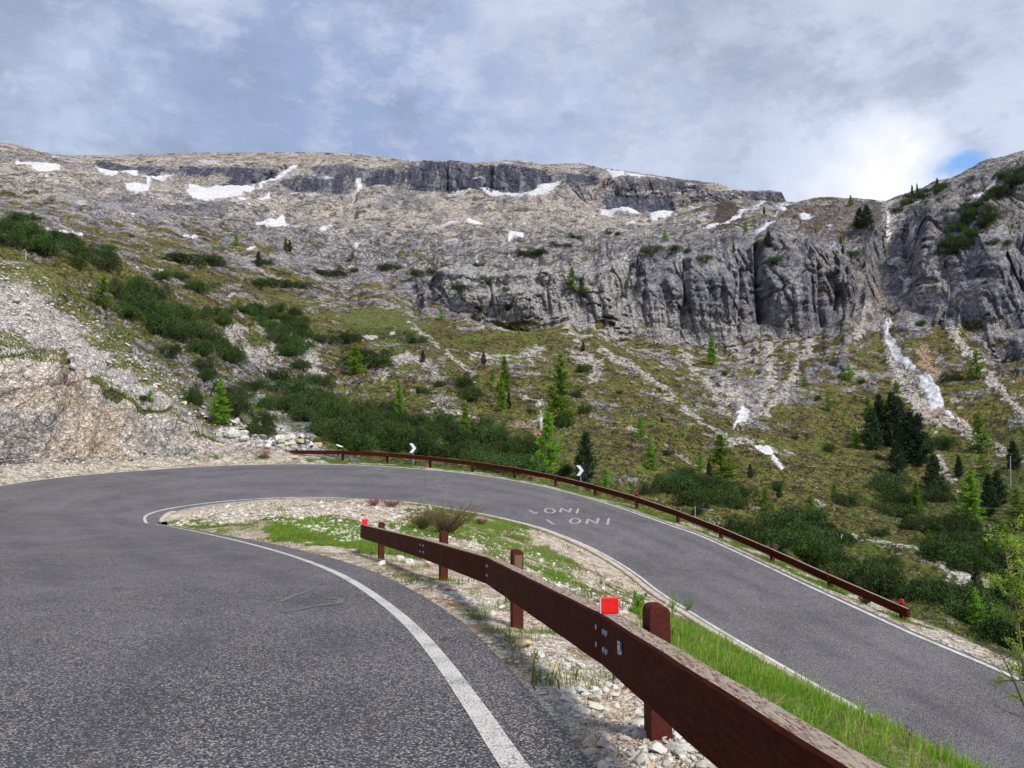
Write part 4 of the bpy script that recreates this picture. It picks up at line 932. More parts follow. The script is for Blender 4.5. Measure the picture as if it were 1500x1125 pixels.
# ================================================================= ISLAND BETWEEN THE TWO ARMS OF THE ROAD
ctl = []
for i in range(0, len(eI), 4):
    p = eI[i].copy(); p[2] -= .03; ctl.append(p)
    q = eI[i] - nI[i] * .45; q = q.copy(); q[2] -= .16; ctl.append(q)
    if i % 8 == 0:
        q = eI[i] + nI[i] * .5; q = q.copy(); q[2] += (-.06 if i < 14 * PER else .05 if i > 22 * PER else 0.0); ctl.append(q)
POSTS = [((961, 885), 4.82, 1094), ((757, 805), 9.3, 920), ((650, 778), 13.5, 850), ((559, 765), 18.7, 820)]
for (tp, D, yb) in POSTS: ctl.append(P(tp[0], yb, D)); 
for p in [(2.3, 1.5, -.42), (2.7, 4.2, -.50), (2.6, -3, -.1), (3.15, 6, -.80), (3.9, 10, -1.70), (4.3, 13.5, -2.35), (4.0, 17.5, -2.85), (4.6, 3.5, -1.9), (6, 6.5, -3.6), (6.6, 10.5, -4.3), (6.5, 14.5, -4.6), (4.5, -2, -1.6), (8, 0, -5.0), (9, 5, -6.2), (9, 10.5, -6.2), (11, 0, -7.6), (10.6, 12, -6.5), (3.2, 22, -3.0), (1.2, 17, -1.75), (.2, 24, -2.05), (-1.5, 30, -2.0), (-4, 24, -1.5), (-6, 33, -1.7), (-2, 37, -2.05), (-9, 36, -1.60), (-10, 41, -1.45), (-12.5, 36, -1.55), (-8, 28, -1.42)]:
    ctl.append(np.array(p, float))
ctl = np.array(ctl); _, ui = np.unique(np.round(ctl[:, :2] * 2), axis=0, return_index=True); ctl = ctl[np.sort(ui)]
def tps(r): return np.where(r > 1e-6, r * r * np.log(r + 1e-9), 0)
nK = len(ctl); Rm = tps(np.linalg.norm(ctl[:, None, :2] - ctl[None, :, :2], axis=2)); Rm += np.eye(nK) * .15
Am = np.zeros((nK + 3, nK + 3)); Am[:nK, :nK] = Rm; Am[:nK, nK] = 1; Am[:nK, nK + 1:] = ctl[:, :2]; Am[nK, :nK] = 1; Am[nK + 1:, :nK] = ctl[:, :2].T
wt = np.linalg.solve(Am, np.concatenate([ctl[:, 2], [0, 0, 0]]))
def island_z(x, y):
    x = np.asarray(x, float); y = np.asarray(y, float); sh = x.shape; x = x.ravel(); y = y.ravel(); o = np.zeros(len(x))
    for i in range(0, len(x), 40000):
        xx, yy = x[i:i + 40000], y[i:i + 40000]
        o[i:i + 40000] = tps(np.hypot(xx[:, None] - ctl[None, :, 0], yy[:, None] - ctl[None, :, 1])) @ wt[:nK] + wt[nK] + wt[nK + 1] * xx + wt[nK + 2] * yy
    return o.reshape(sh)
ypos = [-4.0]
while ypos[-1] < 47: ypos.append(ypos[-1] + max(.045, .0075 * abs(ypos[-1])))
ypos = np.array(ypos); xpos = np.concatenate([np.arange(-18.5, -1, .11), np.arange(-1, 4.5, .045), np.arange(4.5, 15, .12)])
IX, IY = np.meshgrid(xpos, ypos); IZ = island_z(IX, IY)
inner_poly = [tuple(p[:2]) for p in (eI - nI * .30)[::3]]
inm = inpoly(IX, IY, inner_poly)
IPX, IPY = proj(np.stack([IX, IY, IZ], -1))
dedge = polydist(IX[:, ::1], IY, [tuple(p[:2]) for p in eI[::6]])
calm = sstep(.05, .6, dedge)
IZ = IZ + calm * (.05 * fbm(IX / 1.5, IY / 1.5, 0, 300, 3) + .022 * fbm(IX / .22, IY / .22, 0, 310, 3)) * 1.0
# colour of the soil: pale gravel, tan dirt, mossy green
n1 = fbm(IX / 1.6, IY / 1.6, 0 * IX, 320, 4, .6); n2 = fbm(IX / .35, IY / .35, 0 * IX, 330, 3, .6); n3 = fbm(IX / .12, IY / .12, 0 * IX, 335, 2)
ic = np.broadcast_to(L3((.44, .36, .27)), IX.shape + (3,)).copy()
ic = mixc(ic, (.54, .49, .42), sstep(-.1, .4, n2)); ic = mixc(ic, (.30, .215, .14), sstep(.1, .5, -n2 + .3 * n1))
GREENP = [([(380, 775), (400, 762), (470, 757), (530, 768), (640, 800), (640, 815), (560, 812), (470, 797), (400, 795)], 1.0), ([(245, 770), (300, 768), (380, 775), (395, 790), (330, 785)], .5),
          ([(530, 730), (600, 735), (620, 760), (560, 770), (610, 790), (700, 790), (770, 800), (780, 770), (700, 755), (640, 745), (600, 735)], .75), ([(700, 790), (800, 800), (900, 850), (960, 880), (930, 890), (800, 850), (720, 830)], .62),
          ([(930, 880), (1000, 905), (1220, 1010), (1440, 1125), (1500, 1300), (1300, 1300), (1250, 1125), (1050, 1000), (930, 930)], 1.25), ([(560, 840), (640, 850), (700, 900), (760, 930), (700, 935), (640, 890), (560, 860)], .25), ([(780, 1050), (860, 1060), (870, 1125), (830, 1125)], .4)]
gm = np.zeros_like(IX)
for poly_, a_ in GREENP: gm = np.maximum(gm, inpoly(IPX + 45 * n1 + 20 * n2, IPY + 14 * n1 + 12 * n2, poly_) * a_)
gm = np.maximum(gm, sstep(1.0, 1.2, IX) * sstep(9.5, 7.0, IY) * 1.3); gm = np.maximum(gm, sstep(2.6, 3.4, IX) * (IY < 14) * 1.2)
greenI = sstep(-.08, .10, gm - .56 + .75 * n1 + .55 * n2)
ic = mixc(ic, (.10, .13, .03), greenI * .85); ic = mixc(ic, (.16, .15, .05), greenI * sstep(0, .4, n2) * .7)
V = np.stack([IX, IY, IZ], -1).reshape(-1, 3); nr_, nc_ = IX.shape; idx = np.arange(nr_ * nc_).reshape(nr_, nc_)
q = np.stack([idx[:-1, :-1], idx[:-1, 1:], idx[1:, 1:], idx[1:, :-1]], -1)
fm = inm[:-1, :-1] | inm[1:, 1:] | inm[1:, :-1] | inm[:-1, 1:]; q = q[fm]
use = np.unique(q); rem = np.full(nr_ * nc_, -1); rem[use] = np.arange(len(use))
isl_me = new_mesh('verge_ground', V[use], rem[q].astype(np.int32), M['soil'], True, ic.reshape(-1, 3)[use])
tag(link('verge_ground', isl_me), kind='structure', label='stony verge between the two arms of the road')
isl_bvh = BVHTree.FromPolygons([tuple(p) for p in V[use].tolist()], [tuple(f) for f in rem[q].tolist()])
inV = inm.reshape(-1)
def island_hit(px, py): 
    h = ray_hit(isl_bvh, px, py); return None if h is None else np.array(h)
print('island', time.time() - T0)

# rising bank on the outer side of the near road
ia = 15 * PER; bn = nO[:ia]; bk = eO[:ia]; rr_ = np.array([-.1, .15, .6, 1.2, 2.0, 3.0, 4.5, 6.5, 9, 12, 16, 22, 30]); hz_ = np.array([-.06, -.02, .02, .08, .35, 1.0, 2.3, 4.0, 5.8, 7.6, 9.8, 12.8, 16.5])
BV = bk[:, None, :] + bn[:, None, :] * rr_[None, :, None]; BV[..., 2] += hz_[None, :] * np.minimum(1, 1.0)
BV[..., 2] += .35 * fbm(BV[..., 0] / 2.5, BV[..., 1] / 2.5, 0 * BV[..., 0], 700, 4) * np.clip(rr_[None, :] - 1.5, 0, 2)
k2 = len(rr_); ib = np.arange(ia * k2).reshape(ia, k2); bq = np.stack([ib[:-1, :-1], ib[:-1, 1:], ib[1:, 1:], ib[1:, :-1]], -1).reshape(-1, 4)
bg_ = fbm(BV[..., 0] / 2, BV[..., 1] / 2, 0 * BV[..., 0], 710, 4); bc = np.broadcast_to(L3((.48, .42, .35)), BV.shape).copy(); bc = mixc(bc, (.12, .14, .035), sstep(-.1, .15, bg_) * (rr_[None, :] > 1)); 
tag(link('bank_ground', new_mesh('bank_ground', BV.reshape(-1, 3), bq, M['soil'], True, bc.reshape(-1, 3))), kind='structure', label='gravelly bank rising on the outer side of the near road')
# ---- stones
def stone_variants(n_):
    out = []
    for i in range(n_):
        bm = bmesh.new(); bmesh.ops.create_icosphere(bm, subdivisions=2, radius=1)
        rr = np.random.default_rng(900 + i); V = np.array([v.co[:] for v in bm.verts])
        for _ in range(11):                                # chip flat facets off the ball
            dd = rr.normal(size=3); dd /= np.linalg.norm(dd); h = rr.uniform(.35, .72); pr = V @ dd; ex = np.maximum(pr - h, 0); V -= ex[:, None] * dd
        V *= np.array([1, rr.uniform(.6, .9), rr.uniform(.45, .75)]); V += rr.normal(size=V.shape) * .02
        Fc = np.array([[v.index for v in f.verts] for f in bm.faces]); bm.free(); out.append((V, Fc))
    return out
SV = stone_variants(8)
def stone_mass(name, pts, sizes, label=None, tint=None, lo=False):
    Vs, Fs, Cs = [], [], []; b0 = 0
    for (p, s_) in zip(pts, sizes):
        V, Fc = SV[rng.integers(len(SV))]
        a = rng.uniform(0, 6.28); c_, s2 = math.cos(a), math.sin(a); t_ = rng.uniform(-.5, .5)
        Rz = np.array([[c_, -s2, 0], [s2, c_, 0], [0, 0, 1]]); Rx = np.array([[1, 0, 0], [0, math.cos(t_), -math.sin(t_)], [0, math.sin(t_), math.cos(t_)]])
        W = (V * s_) @ (Rz @ Rx).T + np.array(p) + np.array([0, 0, s_ * .12])
        k = rng.uniform(.72, 1.15); w3 = np.array([k * rng.uniform(.97, 1.03), k, k * rng.uniform(.9, 1.02)])
        if rng.random() < .06: w3 = w3 * np.array([1.0, .85, .62])
        Vs.append(W); Fs.append(Fc + b0); Cs.append(np.broadcast_to(w3, W.shape)); b0 += len(W)
    if not Vs: return
    me = new_mesh(name, np.vstack(Vs), np.vstack(Fs), M['stone'], False, np.vstack(Cs))
    o = link(name, me); tag(o, kind='stuff', label=label); return o
# scatter over the photo outlines of stony ground, sized in metres
def scatter_poly(poly, count):
    poly_ = np.array(poly, float); x0, y0 = poly_.min(0); x1, y1 = poly_.max(0); out = []
    tries = 0
    while len(out) < count and tries < count * 8:
        tries += 1; x = rng.uniform(x0, x1); y = rng.uniform(y0, y1)
        if not inpoly(np.array([x]), np.array([y]), poly)[0]: continue
        h = island_hit(x, y)
        if h is None: continue
        out.append(h)
    return out
pts, szs = [], []
def lognorm(n_, med, sg, hi): return np.minimum(med * np.exp(rng.normal(size=n_) * sg), hi)
for poly_, cnt, med, sg, hi in [
    ([(250, 770), (300, 745), (430, 733), (540, 735), (640, 745), (560, 790), (500, 795), (390, 760), (300, 772)], 2600, .065, .5, .22),
    ([(560, 770), (700, 780), (900, 850), (960, 890), (900, 900), (700, 830), (560, 800)], 1100, .05, .5, .16),
    ([(540, 830), (600, 830), (680, 860), (780, 940), (900, 1020), (1080, 1125), (1200, 1180), (900, 1180), (870, 1120), (760, 980), (640, 880)], 520, .017, .75, .06),
    ([(690, 880), (800, 930), (900, 1010), (1080, 1130), (950, 1130), (820, 1000), (740, 950)], 170, .034, .45, .08),
    ([(640, 730), (760, 765), (900, 830), (1000, 890), (960, 890), (800, 800)], 600, .04, .5, .12)]:
    pp = scatter_poly(poly_, cnt); pts += pp; szs += list(lognorm(len(pp), med, sg, hi))
stone_mass('rubble', pts, szs, 'loose white limestone rubble on the verge')
# fine gravel near the camera
pp = scatter_poly([(560, 830), (640, 860), (760, 950), (880, 1125), (1150, 1125), (1000, 1040), (860, 960), (700, 870), (600, 825)], 3000)
stone_mass('gravel', pp, lognorm(len(pp), .0085, .45, .02), 'fine pale gravel beside the asphalt')
# scree stones and boulders on the roadside slope and along the outer verge
def far_scatter(poly, count, med, sg, hi):
    poly_ = np.array(poly, float); x0, y0 = poly_.min(0); x1, y1 = poly_.max(0); P_, S_ = [], []
    xs = rng.uniform(x0, x1, count * 3); ys = rng.uniform(y0, y1, count * 3); ok = inpoly(xs, ys, poly)
    for x, y in list(zip(xs[ok], ys[ok]))[:count]:
        P_.append(ground(x, y)); S_.append(min(med * math.exp(rng.normal() * sg), hi))
    return P_, S_
pts, szs = [], []
for poly_, cnt, med, sg, hi in [([(0, 690), (0, 675), (200, 666), (380, 656), (425, 664), (380, 676), (200, 684), (0, 704)], 1500, .055, .5, .16), ([(0, 388), (60, 400), (150, 470), (280, 565), (400, 652), (330, 635), (200, 552), (100, 505), (0, 470)], 1700, .14, .55, .5),
                                ([(350, 612), (430, 630), (470, 655), (430, 662), (370, 655), (330, 640)], 160, .28, .5, .8), ([(430, 672), (700, 690), (950, 752), (1300, 895), (1500, 975), (1500, 990), (1300, 915), (950, 765), (700, 697), (430, 678)], 1500, .035, .5, .12)]:
    a_, b_ = far_scatter(poly_, cnt, med, sg, hi); pts += a_; szs += b_
stone_mass('scree', pts, szs, 'loose scree stones on the roadside slope')
# single stones one can point to
ROCKS = [(600, 826, 24, 'flat grey stone nearest the second rail post', 0), (626, 830, 22, 'warm buff stone in the cluster by the second rail post', 1), (585, 822, 20, 'pale rounded stone at the foot of the far end post', 0), (560, 828, 16, 'low grey stone beside the end post foot', 0), (640, 822, 12, 'upright grey stone ending the cluster by the posts', 0),
         (655, 864, 17, 'white block leaning on the second rail post', 0), (672, 866, 12, 'white stone beside the block at the second post', 0), (660, 885, 15, 'orange lichen-coloured stone at the asphalt verge', 2), (692, 884, 16, 'oval grey stone beyond the orange stone', 0), (682, 893, 11, 'small buff stone between orange and oval stones', 1),
         (720, 900, 20, 'white stone in the pile before the third post', 0), (735, 893, 16, 'rear white stone of the pile before the third post', 0), (783, 915, 14, 'white stone just past the foot of the third post', 0), (770, 947, 34, 'long flat buff stone on the gravel verge', 1), (793, 962, 20, 'white angular stone touching the flat buff stone', 0),
         (850, 978, 24, 'large grey-white stone in the middle of the verge pile', 0), (838, 968, 15, 'white stone atop the middle verge pile', 0), (908, 1000, 20, 'dark grey stone beneath the beam near the bolts', 3), (887, 1014, 16, 'white cube-like stone below the bolted joint', 0), (900, 1008, 15, 'white stone wedged behind the cube-like one', 0),
         (846, 1027, 16, 'flat pale stone alone on the sandy gravel', 0), (848, 1052, 14, 'white stone in front of the lone flat stone', 0), (932, 1075, 20, 'angular white stone near the nearest post', 0), (917, 1068, 13, 'small white stone left of the angular one', 0), (946, 1073, 9, 'round white pebble against the nearest post', 0),
         (1000, 1105, 30, 'big white block under the beam past the nearest post', 0), (980, 1118, 22, 'white block at the foot of the big one under the beam', 0), (1164, 1044, 15, 'white stone lying in the bright grass behind the beam', 0)]
for (x, y, wpx, lab, t) in ROCKS:
    h = island_hit(x, y)
    if h is None: continue
    D = h[1]; s_ = wpx / F * D * .5
    V, Fc = SV[rng.integers(len(SV))]
    tint = [(1.1, 1.1, 1.1), (1.0, .82, .62), (1.1, .62, .22), (.55, .56, .6)][t]
    me = new_mesh('stone', V * s_, Fc, M['stone'], False, np.broadcast_to(np.array(tint), V.shape))
    o = link('stone', me, None, tuple(h + np.array([0, 0, s_ * .3]))); o.rotation_euler = (rng.uniform(-.3, .3), rng.uniform(-.3, .3), rng.uniform(0, 6)); tag(o, lab, 'stone', 'loose stones beside the near guard rail')
for (x, y, wpx, lab) in [(300, 655, 0, ''), (365, 640, 22, 'squared pale boulder at the road end of the rock cut'), (345, 640, 30, 'blocky boulder on the slope above the verge'), (407, 648, 24, 'pale boulder left of the outer rail start'), (425, 643, 20, 'white boulder behind the outer rail start'), (497, 658, 14, 'white boulder showing over the outer rail'),
                         (118, 535, 26, 'large grey boulder on the crest of the rock cut'), (152, 555, 14, 'white boulder on the grassy rim of the rock cut'), (75, 530, 20, 'pale boulder perched on the rim of the rock cut'), (95, 540, 18, 'grey boulder between two others on the cut rim'), (310, 600, 12, 'white boulder in the mugo pines on the slope'), (390, 655, 14, 'low white boulder near the dry heather tuft')]:
    if not wpx: continue
    h = ground(x, y); s_ = wpx / F * h[1] * .55
    V, Fc = SV[rng.integers(len(SV))]
    me = new_mesh('boulder', V * s_, Fc, M['stone'], False, np.ones_like(V)); o = link('boulder', me, None, tuple(h + np.array([0, 0, s_ * .35]))); o.rotation_euler = (rng.uniform(-.3, .3), rng.uniform(-.3, .3), rng.uniform(0, 6)); tag(o, lab, 'boulder', 'boulders on the roadside slope')
print('stones', time.time() - T0)

# ---- grass blades
def blades(name, pts, hs, mt, label, lean=.5, width=.010, nseg=2, yel=None):
    n_ = len(pts); pts = np.array(pts); hs = np.array(hs); a = rng.uniform(0, 2 * math.pi, n_); l = rng.uniform(.1, 1, n_) * lean
    d = np.stack([np.cos(a), np.sin(a), np.zeros(n_)], 1); sd_ = np.stack([-np.sin(a + .8), np.cos(a + .8), np.zeros(n_)], 1) * (width * (hs / hs.mean()) ** .5)[:, None] * .5
    up = np.array([0, 0, 1.0]); mid = pts + up * (hs * .6)[:, None] + d * (hs * l * .35)[:, None]; tip = pts + up * (hs * (1 - .25 * l))[:, None] + d * (hs * l)[:, None]
    V = np.stack([pts - sd_ - up * .02, pts + sd_ - up * .02, mid + sd_ * .8, mid - sd_ * .8, tip], 1).reshape(-1, 3); b = np.arange(n_) * 5
    Fc = [f for i in b.tolist() for f in ((i, i + 1, i + 2, i + 3), (i + 3, i + 2, i + 4))]
    o = link(name, new_mesh(name, V, Fc, mt)); tag(o, kind='stuff', label=label); return o
GV = V  # noqa
def grass_on(mask_fn, count, hmed, label, mt, xr, yr, width, lean=.5, clump=0):
    P_ = []; m_ = 0
    while sum(len(p) for p in P_) < count and m_ < 60:
        m_ += 1; x = rng.uniform(*xr, 20000); y = yr[0] + (yr[1] - yr[0]) * rng.random(20000) ** 1.0
        z = np.zeros_like(x)
        ix = np.clip(np.searchsorted(xpos, x) - 1, 0, nc_ - 1); iy = np.clip(np.searchsorted(ypos, y) - 1, 0, nr_ - 1)
        ok = inm[iy, ix] & (rng.random(len(x)) < mask_fn(x, y, ix, iy))
        x, y, ix, iy = x[ok], y[ok], ix[ok], iy[ok]
        ix = np.minimum(ix, nc_ - 2); iy = np.minimum(iy, nr_ - 2)
        fx = (x - xpos[ix]) / (xpos[ix + 1] - xpos[ix]); fy = (y - ypos[iy]) / (ypos[iy + 1] - ypos[iy])
        z = (IZ[iy, ix] * (1 - fx) + IZ[iy, ix + 1] * fx) * (1 - fy) + (IZ[iy + 1, ix] * (1 - fx) + IZ[iy + 1, ix + 1] * fx) * fy
        P_.append(np.stack([x, y, z], 1))
    P_ = np.vstack(P_)[:count]
    h = hmed * np.exp(rng.normal(size=len(P_)) * .35) * (1 + .5 * fbm(P_[:, 0] / .5, P_[:, 1] / .5, 0 * P_[:, 0], 400, 2))
    return blades('grass', P_, h, mt, label, lean, width)
bank = lambda x, y, ix, iy: np.clip((x > 1.08) * greenI[iy, ix] * (.15 + .95 * sstep(-.25, .25, fbm(x / .5, y / .5, 0 * x, 440, 3))), 0, 1)
grass_on(bank, 90000, .085, 'bright green grass on the bank behind the beam', M['grass'], (1.05, 6.5), (.5, 22), .0065, 1.1)
drybank = lambda x, y, ix, iy: np.clip((x > 1.08) * greenI[iy, ix] * sstep(.0, .25, fbm(x / .4, y / .4, 0 * x, 430, 3)), 0, 1)
grass_on(drybank, 13000, .095, 'dry straw coloured grass in the bank', M['straw'], (1.05, 6.5), (.5, 22), .006, 1.3)
patchy = lambda x, y, ix, iy: greenI[iy, ix] * (x < 2.6) * np.clip(gm[iy, ix], 0, 1)
grass_on(patchy, 60000, .065, 'low green turf patches among the stones', M['grass'], (-17, 6), (14, 46), .014, .9)
near_p = lambda x, y, ix, iy: (sstep(.18, .34, fbm(x / .45, y / .45, 0 * x, 410, 2) - .04) * (dedge[iy, ix] > .12))
grass_on(near_p, 9000, .055, 'small grass tufts in the near gravel verge', M['grass'], (-4, 1.9), (2.5, 17), .005, .8)
wd = lambda x, y, ix, iy: sstep(.0, .3, fbm(x / 1.2, y / 1.2, 0 * x, 420, 3)) * (.25 + .75 * greenI[iy, ix])
grass_on(wd, 26000, .07, 'olive and brown low weeds on the verge', M['weeds'], (-15, 9), (6, 45), .016, 1.2)
# turf on the rim of the rock cut and on the crest of the scree
P_, H_ = [], []
for poly_, cnt in [([(-20, 482), (35, 488), (75, 512), (92, 534), (60, 534), (20, 528), (-20, 528)], 2600), ([(118, 545), (170, 550), (200, 572), (250, 600), (268, 616), (240, 608), (200, 594), (150, 574)], 2200), ([(268, 606), (330, 640), (322, 648), (285, 632)], 500), ([(0, 362), (60, 382), (110, 420), (190, 480), (250, 528), (190, 500), (120, 455), (70, 425), (0, 400)], 3600), ([(200, 500), (330, 585), (420, 640), (380, 640), (280, 570)], 1400)]:
    xs = rng.uniform(min(p[0] for p in poly_), max(p[0] for p in poly_), cnt * 3); ys = rng.uniform(min(p[1] for p in poly_), max(p[1] for p in poly_), cnt * 3); ok = inpoly(xs, ys, poly_)
    for x, y in list(zip(xs[ok], ys[ok]))[:cnt]:
        if cnt > 2700 and rng.random() < .5 + .5 * math.sin(x * .21 + y * .35): continue
        P_.append(ground(x, y)); H_.append(rng.uniform(.12, .32))
blades('grass', P_, H_, M['weeds'], 'rough turf on the rim of the rock cut', 1.0, .06)
# tufts on the outer verge
P_, H_ = [], []
xs = rng.uniform(428, 1330, 16000); t_ = rng.uniform(.15, 1.0, 16000)
for x, t in zip(xs, t_):
    c = int(np.searchsorted(COLP, x)); r = int(row_at(1.0) + t * (row_at(2.0) - row_at(1.0))); r = min(r, NR - 1)
    if vgreen[r, c] > .5: P_.append(GP[r, c] + np.array([rng.uniform(-.04, .04), rng.uniform(-.05, .05), -.01])); H_.append(rng.uniform(.06, .16))
blades('grass', P_, H_, M['grass'], 'green grass tufts along the outer guard rail', .8, .02)
print('grass', time.time() - T0)

# ================================================================= NEAR GUARD RAIL
def beam_seg(a, b, th, hh, mt, name, parent, wall):
    """a, b: front top edge ends; the beam body lies on the far side (right of a->b reversed)"""
    a = np.array(a); b = np.array(b); t = b - a; t /= np.linalg.norm(t); h = np.array([t[0], t[1], 0]); h /= np.linalg.norm(h)
    side = np.array([h[1], -h[0], 0]) * wall; up = np.array([0, 0, 1.0])
    c = (a + b) / 2 + side * th / 2 - up * hh / 2; m_ = MB()
    L = np.linalg.norm(b - a) / 2
    nseg = max(2, int(L * 2 / .25)); m_ = MB()
    # chamfered cross-section swept along the beam
    ch = .014; prof = [(0, -ch), (ch, 0), (th - ch, 0), (th, -ch), (th, -hh + ch), (th - ch, -hh), (ch, -hh), (0, -hh + ch)]
    V = []; 
    for i in range(nseg + 1):
        p = a + (b - a) * i / nseg
        w_ = .003 * math.sin(i * 1.7) 
        for (r, z) in prof: V.append(p + side * (r + w_) + up * z)
    k = len(prof); Fc = [(i * k + j, i * k + (j + 1) % k, (i + 1) * k + (j + 1) % k, (i + 1) * k + j) for i in range(nseg) for j in range(k)]
    Fc += [tuple(range(k)), tuple(nseg * k + j for j in reversed(range(k)))]
    m_.add(V, Fc); o = m_.build(name, mt, parent); return o, t, side
KB = .0542
def beam_pt(px, py): D = .8324 / ((py - 660) / F - KB); return P(px, py, D)
BP = [beam_pt(528, 768.5), beam_pt(618, 790), beam_pt(711, 816), beam_pt(879, 899.5), np.array([.86, 3.4, .43]), np.array([1.20, .2, .60]), np.array([1.55, -3.2, .78])]
BP[4] = beam_pt(1060, 1012)
# lengthen towards the camera
dr = (BP[4] - BP[3]); dr /= np.linalg.norm(dr)
e1 = beam_pt(1215, 1112); BP = BP[:4] + [e1 + (e1 - BP[3]) * 1.8]
rail = thing('guard_rail', 'brown timber guard rail with red reflectors beside the near asphalt edge', 'guard rail', (0, 0, 0), group='brown timber guard rails')
TH, HH = .135, .335
for i in range(len(BP) - 1):
    g = .012; a, b = BP[i], BP[i + 1]; t = (b - a) / np.linalg.norm(b - a)
    if i in (3, 4): pass
    beam_seg(a + t * (g * .5 if i else 0), b - t * g * .5, TH, HH, M['beam'], 'beam', rail, -1)
def side_of(i):
    t = BP[i + 1] - BP[i]; t /= np.linalg.norm(t); h = np.array([t[0], t[1], 0]); h /= np.linalg.norm(h); return t, np.array([h[1], -h[0], 0]) * -1
def post(parent, p_top, p_base, ax, nrm_, w=.12, d=.10, rawside=False):
    """rounded-top post: ax = unit vector along the rail, nrm_ = away from the traffic"""
    m_ = MB(); hgt = p_top[2] - p_base[2] + .25; pr = []; rad = .045
    for k in range(5):
        an = math.pi / 2 * k / 4; pr.append((d / 2 - rad + rad * math.cos(an), -rad + rad * math.sin(an)))
    pr2 = [(-x, z) for x, z in reversed(pr)]
    prof = [(d / 2, -hgt)] + pr + pr2 + [(-d / 2, -hgt)]
    c = np.array([p_top[0], p_top[1], p_top[2]]); V = []
    for s_ in (-1, 1):
        for (x, z) in prof: V.append(c + nrm_ * x + ax * s_ * w / 2 + np.array([0, 0, z]))
    k = len(prof); Fc = [tuple(range(k)), tuple(k + j for j in reversed(range(k)))] + [(j, (j + 1) % k, k + (j + 1) % k, k + j) for j in range(k)]
    m_.add(V, Fc); o = m_.build('post', M['post'], parent, .004)
    return o
AXN = [3, 2, 1, 0]
for (tp, D, yb), bi in zip(POSTS, AXN):
    top = P(tp[0], tp[1], D); base = P(tp[0], yb, D); t, sd_ = side_of(bi); h = np.array([t[0], t[1], 0]); h /= np.linalg.norm(h)
    post(rail, top, base, h, sd_, .15, .13)
    # spacer between post and beam
    m_ = MB(); a = BP[bi]; k_ = np.dot(top[:2] - a[:2], h[:2]); on = a + t * (k_ / np.dot(t, h)); gap = np.dot(top - on, sd_) - .065 - TH
    if gap > .01:
        m_.box(on + sd_ * (TH + gap / 2) - np.array([0, 0, HH * .45]), (gap / 2 + .002, .05, .11), [sd_, h, (0, 0, 1)]); m_.build('spacer', M['post'], rail)
# raw end grain shows on the third post
tp, D, yb = POSTS[1]; top = P(tp[0], tp[1], D); t, sd_ = side_of(2); h = np.array([t[0], t[1], 0]); h /= np.linalg.norm(h)
m_ = MB(); m_.box(top + sd_ * .005 - h * .077 * (1 if h[1] < 0 else -1) * 0 + h * (.0765 if h[1] < 0 else -.0765) + np.array([0, 0, -.155]), (.045, .003, .10), [sd_, h, (0, 0, 1)]); tag(m_.build('end_grain', M['rawwood'], rail), 'bare weathered wood on the post side')
# bolts: eight at every joint
def bolts(at, t, sd_, s_=.019):
    m_ = MB(); up = np.array([0, 0, 1.0])
    for du in (-.17, -.10, .10, .17):
        for dz in (-.10, -.215):
            c = at + t * du + up * dz - sd_ * .004; pts_ = [c + sd_ * .006, c - sd_ * .004]
            m_ = MB(); m_.tube(pts_, s_, 10); m_.build('bolt', M['bolt'], rail)
for i in (1, 2, 3):
    t, sd_ = side_of(i); bolts(BP[i], t, sd_)
t, sd_ = side_of(0); m_ = MB()
for dz in (-.08, -.2):
    for du in (.12, .2): c = BP[0] + t * du + np.array([0, 0, dz]) - sd_ * .004; m_ = MB(); m_.tube([c + sd_ * .006, c - sd_ * .004], .011, 8); m_.build('bolt', M['bolt'], rail)
# maker's plate: pale tag with a small square frame
t, sd_ = side_of(3); pc = BP[3] + t * .52 + np.array([0, 0, -.125]) - sd_ * .003; m_ = MB(); th_ = t / np.linalg.norm(t)
m_.box(pc, (.052, .003, .042), [th_, sd_, np.cross(th_, sd_)]); pl = m_.build('plate', M['black'], rail)
m_ = MB(); upv = np.array([0, 0, 1.0])
for (du, dz, hu, hz) in [(-.038, 0, .004, .036), (.004, 0, .004, .036), (-.017, .033, .024, .004), (-.017, -.033, .024, .004), (-.017, 0, .007, .016), (.030, -.018, .004, .010), (.040, -.022, .004, .006)]:
    m_.box(pc + th_ * du + upv * dz - sd_ * .004, (hu, .002, hz), [th_, sd_, upv])
m_.build('plate_mark', M['white'], pl)
def reflector(at, t, sd_, w_=.062, h_=.052, parent=None):
    upv = np.array([0, 0, 1.0]); f_ = np.array([t[0], t[1], 0]); f_ /= np.linalg.norm(f_)
    m_ = MB(); m_.box(at + upv * h_, (w_, .014, h_), [sd_, f_, upv]); r_ = m_.build('reflector', M['red'], parent, .006)
    m_ = MB(); m_.box(at + upv * h_ - sd_ * (w_ + .002), (.0025, .016, h_ * .96), [sd_, f_, upv]); m_.build('reflector_edge', M['white'], r_, .002)
t, sd_ = side_of(3); reflector(BP[3] - t * .02 + sd_ * .07, t, sd_, .062, .054, rail)
t, sd_ = side_of(0); reflector(BP[0] + t * .22 + sd_ * .07, t, sd_, .075, .075, rail)

